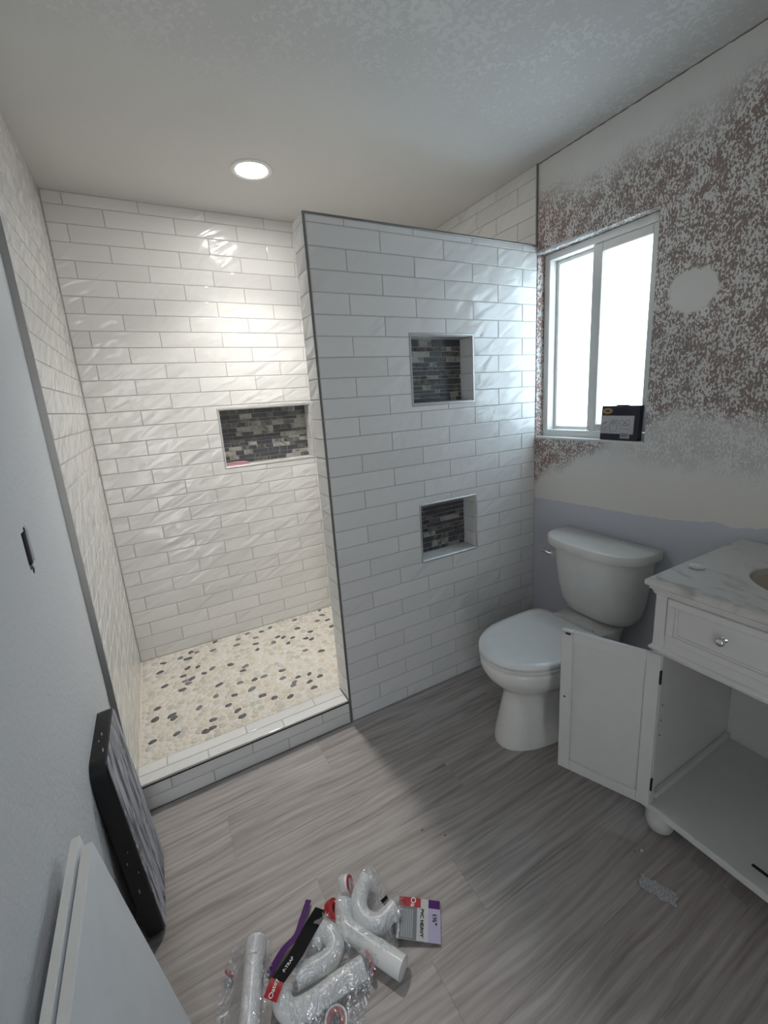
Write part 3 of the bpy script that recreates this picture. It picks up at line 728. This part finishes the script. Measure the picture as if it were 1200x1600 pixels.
# drawer
dr = B('drawer', (VX-.004, VL-.038, .712), (VX+.014, VR+.038, .842), .002)
DC = Vector(dr.location)+Vector(VB)
def dbox(name, lo, hi, bev=.0015, mat=cb): return box(name, lo, hi, mat, dr, bev, 1, tuple(DC))
yl, yr_ = VL-.038, VR+.038
dbox('drawer_frame', (VX-.010, yl, .822), (VX-.004, yr_, .842)); dbox('drawer_frame', (VX-.010, yl, .712), (VX-.004, yr_, .732))
dbox('drawer_frame', (VX-.010, yl, .732), (VX-.004, yl-.020, .822)); dbox('drawer_frame', (VX-.010, yr_+.020, .732), (VX-.004, yr_, .822))
dbox('drawer_bead', (VX-.007, yl-.020, .732), (VX-.004, yl-.028, .822), .001); dbox('drawer_bead', (VX-.007, yl-.028, .732), (VX-.004, yr_+.028, .739), .001); dbox('drawer_bead', (VX-.007, yl-.028, .815), (VX-.004, yr_+.028, .822), .001); dbox('drawer_bead', (VX-.007, yr_+.028, .732), (VX-.004, yr_+.020, .822), .001)
knob = lathe_mesh([(.0001, 0), (.008, 0), (.0085, .002), (.0045, .005), (.0045, .011), (.009, .014), (.0115, .019), (.011, .024), (.007, .0275), (.0001, .0285)], 20)
for ky in (-1.146, -1.354):
    o = link('knob', knob, M['chrome'], dr); o.location = Vector((VX-.004, ky, .781))-DC; o.rotation_euler = (0, -math.pi/2, 0)
# feet, cleat, catch
foot = lathe_mesh([(.0001, 0), (.022, .0), (.036, .012), (.043, .032), (.043, .055), (.036, .076), (.026, .088), (.024, .0975), (.0001, .0975)], 24)
for fx in (VX+.052, 1.93):
    for fyv in (VL-.042, VR+.042): o = link('bun_foot', foot, cb, van); o.location = Vector((fx, fyv, 0))-Vector(VB)
B('cleat', (VX+.03, VL-.018, .1205), (1.966, VL-.034, .142), .002)
B('door_catch', (1.507, -1.252, .120), (1.516, -1.315, .1235), .001, M['dark_hinge'])
for hz, hx in ((.455, 1.51), (.40, 1.51), (.345, 1.51), (.56, 1.84)):
    b2 = bmesh.new(); tube_bm(b2, [(0, 0, 0), (0, -.0008, 0)], .0028, n_=10); o = link('peg_hole', fin(b2), M['dark'], van); o.location = Vector((hx, VL-.018, hz))-Vector(VB)
# open door
HG = Vector((1.451, -1.001, 0)); dv = Vector((-.107, .265, 0)).normalized(); nv = Vector((-dv.y, dv.x, 0)); nv = -nv if nv.x > 0 else nv
DW, DZ0, DZ1 = .286, .113, .656
door = empty('door', (0, 0, 0)); door.parent = van
door.matrix_local = Matrix.Translation(HG-Vector(VB)) @ Matrix(((dv.x, -nv.x, 0, 0), (dv.y, -nv.y, 0, 0), (0, 0, 1, 0), (0, 0, 0, 1)))
def dbx(name, lo, hi, mat=cb, bev=.0015): return box(name, lo, hi, mat, door, bev, 1)
# local: x along the leaf, -y towards the room (visible inner face), z up
SW = .038
dbx('stile', (0, 0, DZ0), (SW, .018, DZ1)); dbx('stile', (DW-SW, 0, DZ0), (DW, .018, DZ1)); dbx('rail', (SW, 0, DZ0), (DW-SW, .018, DZ0+SW)); dbx('rail', (SW, 0, DZ1-SW), (DW-SW, .018, DZ1))
dbx('panel', (SW-.002, .0095, DZ0+SW-.002), (DW-SW+.002, .0145, DZ1-SW+.002), cb, 0)
for z in (.20, .585): dbx('hinge', (-.005, -.0015, z-.022), (.0015, .008, z+.022), M['dark_hinge'], .001)
dbx('catch_plate', (DW-.040, -.002, DZ1-.015), (DW-.004, .0005, DZ1-.003), M['trim_light'], .0008)
dbx('catch_pad', (DW-.030, -.0032, DZ1-.0125), (DW-.014, -.0015, DZ1-.0055), M['dark_hinge'], .0005)
b2 = bmesh.new(); tube_bm(b2, [(0, .0005, 0), (0, -.0006, 0)], .0036, n_=12); o = link('knob_hole', fin(b2), M['dark'], door); o.location = (DW-.016, 0, .405)

# countertop with oval cut-out, and the basin below it
CX0, CX1, CY0, CY1 = 1.435, 1.988, -1.557, -.945; SC = (1.715, -1.25); SA = (.135, .155)
ct = empty('countertop', (1.71, -1.25, .868)); tag(ct, 'cream marble vanity top with grey veins and an oval sink opening', 'countertop')
bm = bmesh.new(); n_ = 64; z0, z1 = .867, .890
def ell(s_, z): return [(SC[0]+SA[0]*s_*math.cos(2*math.pi*k/n_)-1.71, SC[1]+SA[1]*s_*math.sin(2*math.pi*k/n_)+1.25, z-.868) for k in range(n_)]
def rect(ins, z):
    out = []
    for k in range(n_):
        a = 2*math.pi*k/n_; c, s_ = math.cos(a), math.sin(a)
        tx = ((CX1-ins-SC[0]) if c > 0 else (SC[0]-CX0-ins))/max(abs(c), 1e-9); ty = ((CY1-ins-SC[1]) if s_ > 0 else (SC[1]-CY0-ins))/max(abs(s_), 1e-9); t = min(tx, ty)
        out.append([SC[0]+t*c, SC[1]+t*s_])
    # snap the nearest samples on to the true corners
    for cx_ in (CX0+ins, CX1-ins):
        for cy_ in (CY0+ins, CY1-ins):
            k = min(range(n_), key=lambda k_: (out[k_][0]-cx_)**2+(out[k_][1]-cy_)**2); out[k] = [cx_, cy_]
    return [(a-1.71, b+1.25, z-.868) for a, b in out]
rings = [ell(1, z0), rect(.004, z0), rect(.0, z0+.004), rect(0, z1-.006), rect(.006, z1), ell(1.02, z1), ell(1, z1-.004), ell(1, z0)]
loft(bm, rings, False, False); bmesh.ops.remove_doubles(bm, verts=bm.verts, dist=1e-6); link('slab', fin(bm, 30), M['marble'], ct)
sink = empty('sink_basin', (SC[0], SC[1], .866)); tag(sink, 'cream oval undermount basin set below the marble top', 'sink')
bm = bmesh.new(); loft(bm, [[(SA[0]*s_*math.cos(2*math.pi*k/48), SA[1]*s_*math.sin(2*math.pi*k/48), z) for k in range(48)] for s_, z in ((1.10, .0), (1.015, .0), (1.0, -.02), (.95, -.06), (.82, -.10), (.55, -.125), (.14, -.132))], False); link('bowl', fin(bm, 60), M['basin'], sink)
link('drain', lathe_mesh([(.0001, -.131), (.020, -.131), (.022, -.128), (.016, -.1275), (.0001, -.129)], 24), M['chrome'], sink)
bm = bmesh.new(); bmesh.ops.create_icosphere(bm, subdivisions=3, radius=1)
for v in bm.verts: v.co = Vector((v.co.x*.011, v.co.y*.021, max(v.co.z, -.6)*.0085)); v.co *= 1+.12*math.sin(9*v.co.y*60)
o = tag(link('soap_bar', fin(bm, 60), M['soap']), 'small white sliver of soap lying on the marble vanity top', 'soap'); o.location = (1.607, -.994, .8952); o.rotation_euler = (0, 0, .35)

# ------------------------------------------------------------------ leaning things at the left wall
# black mortar-smeared board
def lean_board(name, y0, y1, xb, xt, thick, zt, mats, label, cat, bev, corner=0.0):
    e_ = empty(name, ((xb+xt)/2, (y0+y1)/2, 0)); tag(e_, label, cat); return e_
bb = empty('mortar_board', (.043, -.335, 0)); tag(bb, 'thick black board smeared with grey mortar leaning on the left wall', 'board')
ang = math.atan2(.040, .590); bm = bmesh.new(); hw = .135; hh = .600; th = .044; cr_ = .035
def outline(ins):
    o_ = []
    for cx_, cy_, a0 in ((hw-cr_, hh-cr_, 0), (-hw+cr_, hh-cr_, 90), (-hw+cr_, cr_, 180), (hw-cr_, cr_, 270)):
        for k in range(6): a = math.radians(a0+k*18); o_.append((cx_+(cr_-ins)*math.cos(a), cy_+(cr_-ins)*math.sin(a)))
    return o_
loft(bm, [[(x_, a, b) for a, b in outline(i_)] for x_, i_ in ((-th/2, .003), (-th/2+.003, 0), (th/2-.004, 0), (th/2, .004))])
me = fin(bm, 35); edge = link('rim', me, M['rubber'], bb)
bm = bmesh.new(); loft(bm, [[(x_, a, b) for a, b in outline(i_)] for x_, i_ in ((th/2-.001, .0055), (th/2+.0012, .007))]); fc = link('smeared_face', fin(bm), M['smeared'], bb)
bb.rotation_euler = (0, -ang, 0); bb.location = (.040, -.335, .0015)
rng2 = random.Random(5)
for k in range(22):
    b2 = bmesh.new(); bmesh.ops.create_icosphere(b2, subdivisions=1, radius=1); sz = rng2.uniform(.0025, .0075)
    for v in b2.verts: v.co = Vector((v.co.x*.0016, v.co.y*sz, v.co.z*sz*rng2.uniform(.6, 1.4)))
    o = link('mortar_crumb', fin(b2, 60), simple('dry_mortar', (.42, .41, .39, 1), .9) if k == 0 else bpy.data.materials['dry_mortar'], bb)
    if k < 14: o.location = (th/2+.001, -hw+rng2.uniform(.004, .02), rng2.uniform(.05, hh-.05))
    else: o.location = (rng2.uniform(-.015, .015), -hw-.0005 if k < 18 else rng2.uniform(-hw+.03, hw-.03), rng2.uniform(.1, .5) if k < 18 else hh)
# two white panels
def panel(name, y0, y1, xb, xt, zt, th, label, frame_):
    lean = math.atan2(xb-xt, zt); ln = math.hypot(xb-xt, zt)
    e_ = empty(name, (xb, (y0+y1)/2, .0)); tag(e_, label, 'panel'); e_.rotation_euler = (0, -lean, 0); e_.location.z = th*math.sin(lean)+.0005
    hw_ = (y1-y0)/2
    box('board', (-th, -hw_, 0), (0, hw_, ln), M['panel_white'], e_, .0015, 2)
    box('edge_band', (-th+.001, -hw_+.002, ln-.0002), (-.001, hw_-.002, ln+.0008), M['vinyl'], e_, 0)
    return e_
panel('white_panel', -1.42, -.800, .142, .041, .70, .017, 'smooth white panel leaning nearest the camera at the lower left', False)
panel('white_panel', -1.40, -.772, .093, .019, .70, .014, 'white board edge showing behind the smooth leaning panel', True)

# ------------------------------------------------------------------ small things
# pink sponge in the back niche
bm = bmesh.new(); add_box(bm, (-.060, -.014, 0), (.060, .014, .018)); bmesh.ops.subdivide_edges(bm, edges=bm.edges[:], cuts=3, use_grid_fill=True)
for v in bm.verts: v.co += Vector((random.uniform(-.003, .003), random.uniform(-.002, .002), -.006*abs(v.co.x/.06)**2*(v.co.z > .01)+(random.uniform(-.002, .002) if v.co.z > .001 else 0)))
o = tag(link('sponge', fin(bm, 60), M['pink']), 'pale pink sponge lying on the sill of the long shower niche', 'sponge'); o.location = (.680, D+.024, NB[2]+.0035)
# box on the window sill
bx = empty('faucet_box', (W+.034, -.452, WO[2]+.0048)); tag(bx, 'dark navy cardboard box with white picture label on the window sill', 'box')
bx.rotation_euler = (0, math.radians(3), math.radians(-2))
box('carton', (-.014, -.088, 0), (.014, .088, .146), M['navy'], bx, .001, 1)
box('carton_flap', (-.012, -.030, .146), (.006, .020, .150), M['navy'], bx, .001, 1)
# local y: far (left in the picture) is +y ; front face at x=-.014
fx = -.0146
box('label', (fx, -.068, .027), (-.0139, .088, .104), M['label_grey'], bx); box('label', (fx, -.052, .009), (-.0139, -.010, .030), M['label_grey'], bx)
b2 = bmesh.new(); loft(b2, [[(x_, .024*math.cos(2*math.pi*k/28)*s_, .0125*math.sin(2*math.pi*k/28)*s_) for k in range(28)] for x_, s_ in ((.0003, 1), (-.0004, 1))]); o = link('oval_emblem', fin(b2), M['gold'], bx); o.location = (fx+.0003, .058, .124)
b2 = bmesh.new(); loft(b2, [[(x_, .011*math.cos(2*math.pi*k/20), .004*math.sin(2*math.pi*k/20)) for k in range(20)] for x_ in (.0003, -.0006)]); o = link('emblem_mark', fin(b2), M['navy'], bx); o.location = (fx, .058, .1245)
for i in range(11): w_ = [.0009, .0018, .0012, .0022][i % 4]; box('barcode_bar', (fx-.0003, -.048+i*.0034, .013), (fx+.0002, -.048+i*.0034+w_, .030), M['black'], bx)
gp = M['grey_print']
def line(pts, r_=.0008, name='line_drawing'):
    b2 = bmesh.new(); tube_bm(b2, [(fx, a, b) for a, b in pts], r_, n_=6); link(name, fin(b2), gp, bx)
circ = lambda cy_, cz_, ry, rz_, a0=0, a1=360, k=16: [(cy_+ry*math.cos(math.radians(a0+(a1-a0)*i/k)), cz_+rz_*math.sin(math.radians(a0+(a1-a0)*i/k))) for i in range(k+1)]
line([(.078, .066), (.058, .078)], .0022); line([(.082, .056), (.052, .054)]); line([(.084, .046), (.056, .045)]); line([(.084, .038), (.064, .037)])
line(circ(.026, .052, .017, .017, 20, -200)); line([(.045, .056), (.040, .078), (.030, .086), (.008, .086), (.006, .056)]); line(circ(.026, .074, .010, .008)); line([(.030, .072), (.020, .076)], .0018)
line(circ(-.014, .074, .010, .011)); line(circ(-.040, .078, .009, .009)); line([(-.022, .066), (-.034, .062), (-.050, .066)], .0014); line([(-.026, .072), (-.032, .078)], .0018); line([(-.004, .050), (-.052, .048)])

# foil scrap and crumbs
bm = bmesh.new(); n1, n2 = 10, 5; G = []
for i in range(n1+1):
    for j in range(n2+1): G.append(bm.verts.new(((i/n1-.5)*.092+.004*math.sin(j*2.1), (j/n2-.5)*.042+.003*math.sin(i*1.7), .0022+.0012*math.sin(i*.8+j*.6)+random.uniform(0, .0006))))
for i in range(n1):
    for j in range(n2): bm.faces.new((G[i*(n2+1)+j], G[(i+1)*(n2+1)+j], G[(i+1)*(n2+1)+j+1], G[i*(n2+1)+j+1]))
r_ = bmesh.ops.extrude_face_region(bm, geom=bm.faces[:]); bmesh.ops.translate(bm, verts=[g for g in r_['geom'] if isinstance(g, bmesh.types.BMVert)], vec=(0, 0, -.0006))
o = tag(link('foil_scrap', fin(bm, 60), M['foil']), 'crumpled silver foil scrap on the floor in front of the vanity', 'scrap'); o.location = (1.322, -1.113, .0006); o.rotation_euler = (0, 0, math.atan2(-.078, .032))
for i, (cx_, cy_, s_, m_, lb) in enumerate(((1.392, -1.024, .006, 'soap', 'tiny pale chip of debris on the floor by the vanity foot'), (1.372, -1.012, .004, 'grey_print', 'tiny dark speck on the floor by the vanity foot'), (.843, -.599, .0045, 'grey_print', 'dark speck on the floor planks at the shadow edge, the one nearer the curb'), (.897, -.655, .004, 'grey_print', 'dark speck on the floor planks inside the shadow, right of the other speck'))):
    b2 = bmesh.new(); bmesh.ops.create_icosphere(b2, subdivisions=1, radius=s_)
    for v in b2.verts: v.co = Vector((v.co.x*random.uniform(.6, 1.5), v.co.y*random.uniform(.5, 1), v.co.z*.5))
    o = tag(link('debris_crumb', fin(b2), M[m_]), lb, 'debris'); o.location = (cx_, cy_, s_*.45)

# ------------------------------------------------------------------ plumbing fittings in clear bags
RP = .0245
DRAPE = []      # (x, y, top z, r) samples for the film
def fitting(name, pts, label, ends=(), rings_=(), r0=RP, zc=RP+.001, hollow=True):
    pts = [(p_[0], p_[1], p_[2] if len(p_) > 2 else zc) for p_ in pts]
    path = smooth_path(pts, 7); b0 = Vector((pts[0][0], pts[0][1], 0))
    e_ = empty(name, b0); tag(e_, label, 'pipe fitting', 'white drain fittings on the floor')
    bm = bmesh.new(); tube_bm(bm, [p_-b0 for p_ in path], r0, r0-.0035 if hollow else None, 22); link('pipe', fin(bm, 50), M['pvc'], e_)
    for (i0, i1, dr_) in rings_:
        seg = path[i0:i1] if i1 else path[i0:]
        bm = bmesh.new(); tube_bm(bm, [p_-b0 for p_ in seg], r0+dr_, None, 22); link('socket', fin(bm, 50), M['pvc'], e_)
    for p_ in path: DRAPE.append((p_.x, p_.y, p_.z+r0, r0))
    return e_
RA = RP
fitting('tailpiece_pipe', [(.278, -.634), (.258, -.694), (.238, -.758), (.214, -.835)], 'straight white plastic pipe in the leftmost clear bag', rings_=[(0, 6, .0028)])
fitting('trap_bend', [(.402, -.735, .030), (.428, -.712, .030), (.454, -.722, .027), (.460, -.758, .0255), (.432, -.778, .0255), (.350, -.770, .0255)], 'white U-shaped trap bend in the middle bag beside the black strip')
fitting('elbow_pipe', [(.313, -.775, .036), (.306, -.800, .030), (.322, -.826, .0255), (.365, -.836, .0255), (.440, -.836, .0255), (.506, -.838, .0255)], 'white elbow pipe with long straight arm in the middle bag', rings_=[(0, 4, .0025)])
fitting('offset_pipe', [(.520, -.678, .034), (.507, -.705, .030), (.503, -.738, .0262), (.522, -.776, .0255), (.552, -.828, .0255), (.592, -.894, .0255)], 'white bent drain pipe with open end sticking out of the right bag', rings_=[(28, None, .002)])
fitting('trap_bend', [(.606, -.664, .040), (.575, -.680, .032), (.553, -.712, .0262), (.556, -.752, .0255), (.588, -.776, .0255), (.640, -.768, .030)], 'white J-shaped trap bend in the right bag near the printed header')
# nuts and washers
def ring_obj(name, loc, R0, r1, hgt, mat, rot, label, extra=None):
    prof = [(r1, 0), (R0*.96, 0), (R0, hgt*.15), (R0, hgt*.85), (R0*.96, hgt), (r1, hgt)]
    bm = bmesh.new(); k_ = 28; V = loft(bm, [[(r_*math.cos(2*math.pi*i/k_), r_*math.sin(2*math.pi*i/k_), z) for i in range(k_)] for r_, z in prof], False, False)
    for i in range(k_): bm.faces.new((V[-1][i], V[-1][(i+1) % k_], V[0][(i+1) % k_], V[0][i]))
    e_ = empty(name, loc); e_.rotation_euler = rot; tag(e_, label, 'pipe fitting', 'nuts and washers of the drain fittings')
    link('ring', fin(bm, 40), mat, e_)
    if extra:
        bm = bmesh.new(); R2, r2, h0, h1 = extra[1:]
        V = loft(bm, [[(r_*math.cos(2*math.pi*i/k_), r_*math.sin(2*math.pi*i/k_), z) for i in range(k_)] for r_, z in ((r2, h0), (R2, h0), (R2, h1), (r2, h1))], False, False)
        for i in range(k_): bm.faces.new((V[-1][i], V[-1][(i+1) % k_], V[0][(i+1) % k_], V[0][i]))
        link('washer', fin(bm, 40), extra[0], e_)
    DRAPE.append((loc[0], loc[1], loc[2]+R0*.9, R0)); return e_
ring_obj('slip_nut', (.533, -.640, .030), .0275, .020, .022, M['pvc'], (0, math.radians(72), math.radians(-28)), 'white slip nut with red washer at the top of the right bag', (M['red'], .0235, .016, .0205, .026))
ring_obj('red_nut', (.476, -.680, .028), .0265, .014, .020, M['red'], (0, math.radians(55), math.radians(-25)), 'red plastic nut between the middle and right bags')
ring_obj('slip_nut', (.408, -.888, .003), .0275, .0215, .020, M['pvc'], (math.radians(8), 0, 0), 'white slip nut with red insert lying flat in the middle bag', (M['red'], .0222, .0125, .006, .0205))
ring_obj('red_washer', (.522, -.838, .026), .0235, .013, .006, M['red'], (0, math.radians(82), math.radians(2)), 'red washer beside the open end of the long elbow pipe')
ring_obj('red_washer', (.200, -.664, .014), .014, .007, .006, M['red'], (0, math.radians(60), math.radians(30)), 'small red washer inside the leftmost clear bag')
# film draped over the fittings
def film(name, poly, label, seed, parent_loc, res=.0065, base=.004):
    rg = random.Random(seed); xs = [p_[0] for p_ in poly]; ys = [p_[1] for p_ in poly]
    e_ = empty(name, parent_loc); tag(e_, label, 'bag', 'clear bags of drain fittings')
    def inside(x, y):
        c = False
        for (a, b), (c_, d) in zip(poly, poly[1:]+poly[:1]):
            if (b > y) != (d > y) and x < (c_-a)*(y-b)/(d-b)+a: c = not c
        return c
    ph = [rg.uniform(0, 6.28) for _ in range(6)]
    nx_, ny_ = int((max(xs)-min(xs))/res)+1, int((max(ys)-min(ys))/res)+1; bm = bmesh.new(); Vd = {}
    for i in range(nx_+1):
        for j in range(ny_+1):
            x, y = min(xs)+i*res, min(ys)+j*res
            if not inside(x, y): continue
            z = base
            for (px, py, tz, r_) in DRAPE:
                d = math.hypot(px-x, py-y)
                if d < r_*2.6: z = max(z, (tz+.003)-max(0, d-r_*.55)*1.15)
            z += .0016*(math.sin(x*140+ph[0]+2*math.sin(y*60+ph[3]))+math.sin(y*170+ph[1])+math.sin((x+y)*230+ph[2]))*.6+.0012
            Vd[(i, j)] = bm.verts.new((x-parent_loc[0], y-parent_loc[1], max(z, .002)))
    for (i, j) in list(Vd):
        q_ = [(i, j), (i+1, j), (i+1, j+1), (i, j+1)]
        if all(k in Vd for k in q_): bm.faces.new([Vd[k] for k in q_])
    link('film', fin(bm, 80), M['film'], e_); return e_
bagA = film('plastic_bag', [(.222, -.598), (.320, -.655), (.300, -.720), (.262, -.830), (.14, -.800), (.150, -.730), (.180, -.665)], 'clear plastic bag around a straight white pipe, leftmost on the floor', 1, (.23, -.70, 0))
bagB = film('plastic_bag', [(.275, -.790), (.375, -.715), (.454, -.672), (.492, -.720), (.500, -.790), (.550, -.850), (.450, -.935), (.330, -.880)], 'clear plastic bag with black and purple header, middle of the pile', 2, (.40, -.80, 0))
bagC = film('plastic_bag', [(.500, -.640), (.560, -.605), (.630, -.640), (.690, -.750), (.640, -.810), (.570, -.870), (.510, -.800), (.478, -.720)], 'clear plastic bag with grey and lilac printed header, right of the pile', 3, (.58, -.74, 0))
# printed headers
def ribbon(name, pts, wid, mat, parent, thick=.0006):
    """flat strip; pts = [(x,y,z)], width measured sideways in plan with optional tilt"""
    ploc = Vector(parent.location); path = smooth_path(pts, 6); bm = bmesh.new(); rings = []
    for i, p_ in enumerate(path):
        t = (path[min(i+1, len(path)-1)]-path[max(i-1, 0)]); s_ = Vector((t.y, -t.x, 0)).normalized(); w_ = wid(i/(len(path)-1)) if callable(wid) else wid
        a, b = p_-s_*w_/2-ploc, p_+s_*w_/2-ploc; u = Vector((0, 0, thick))
        rings.append([a, b, b+u, a+u])
    loft(bm, rings); return link(name, fin(bm, 40), mat, parent)
ribbon('purple_strip', [(.436, -.606, .012), (.405, -.645, .016), (.376, -.678, .018), (.335, -.690, .016), (.292, -.716, .010)], .017, M['purple'], bagB)
blk = ribbon('black_strip', [(.457, -.667, .038), (.410, -.710, .062), (.363, -.744, .064), (.321, -.767, .065), (.303, -.776, .066)], lambda t: .040-.010*t, M['black'], bagB)
ribbon('red_label', [(.305, -.7740, .0664), (.294, -.784, .065), (.280, -.797, .060)], .036, M['red'], bagB)
d1 = Vector((-.64, -.55, 0)).normalized()
text_mesh('Oatey', .0150, M['white_print'], bagB, Matrix.Translation(Vector((.2925, -.7855, .0682))-Vector(bagB.location)) @ Matrix.Rotation(math.radians(50), 4, 'Z'), 'brand_lettering')
text_mesh('P-TRAP', .0105, M['white_print'], bagB, Matrix.Translation(Vector((.337, -.7580, .0672))-Vector(bagB.location)) @ Matrix.Rotation(math.atan2(.026, .046), 4, 'Z'), 'white_lettering')
# right header: stack of printed card bands, lying from the bag mouth outwards
hd = Vector((.640, -.785, 0)); ux = Vector((.075, -.052, 0)).normalized(); uy = Vector((.060, .088, 0)).normalized(); uy = (uy-ux*uy.dot(ux)).normalized()
def band(name, a0, a1, b0, b1, z, mat, th_=.0006):
    bm = bmesh.new(); P0 = hd-Vector(bagC.location); c4 = [P0+ux*a+uy*b for a, b in ((a0, b0), (a1, b0), (a1, b1), (a0, b1))]
    zz = lambda a: .006+z+.012*(1-a/.12)
    zs_ = [zz(a0), zz(a1), zz(a1), zz(a0)]
    loft(bm, [[(c.x, c.y, q_) for c, q_ in zip(c4, zs_)], [(c.x, c.y, q_+th_) for c, q_ in zip(c4, zs_)]]); return link(name, fin(bm), mat, bagC)
band('header_card', -.002, .118, -.050, .052, 0, M['pale_print'])
band('grey_band', .004, .052, -.049, .028, .0007, M['grey_print']); band('red_band', -.001, .062, .028, .0515, .0007, M['red'])
band('lilac_band', .084, .117, -.049, .030, .0007, M['lilac']); band('purple_band', .084, .117, .030, .0515, .0007, M['purple'])
for k in range(7): band('fine_print', .010+k*.0048, .0115+k*.0048, -.046, .022, .0014, M['pale_print'], .0003)
ribbon('black_fold', [(.618, -.742, .050), (.622, -.775, .040), (.612, -.815, .016)], lambda t: .022-.014*t, M['black'], bagC)
rz = math.atan2(uy.y, uy.x)+math.pi
def lab(s, a, b, size, mat, nm, sx=1.0):
    p_ = hd+ux*a+uy*b-Vector(bagC.location); p_.z = .0085+.012*(1-a/.12)
    return text_mesh(s, size, mat, bagC, Matrix.Translation(p_) @ Matrix.Rotation(rz, 4, 'Z'), nm, sx)
lab('PVC HEAVY', .066, -.008, .0135, M['black'], 'black_lettering', .95); lab('1½"', .101, .004, .017, M['black'], 'size_lettering'); lab('Oa', .040, .040, .020, M['white_print'], 'brand_lettering')
b2 = bmesh.new(); loft(b2, [[(.006*math.cos(2*math.pi*k/16), .008*math.sin(2*math.pi*k/16), z) for k in range(16)] for z in (0, .0006)]); o = link('hang_hole', fin(b2), M['purple'], bagC); o.location = hd+ux*.098+uy*(-.026)-Vector(bagC.location); o.location.z = .0073
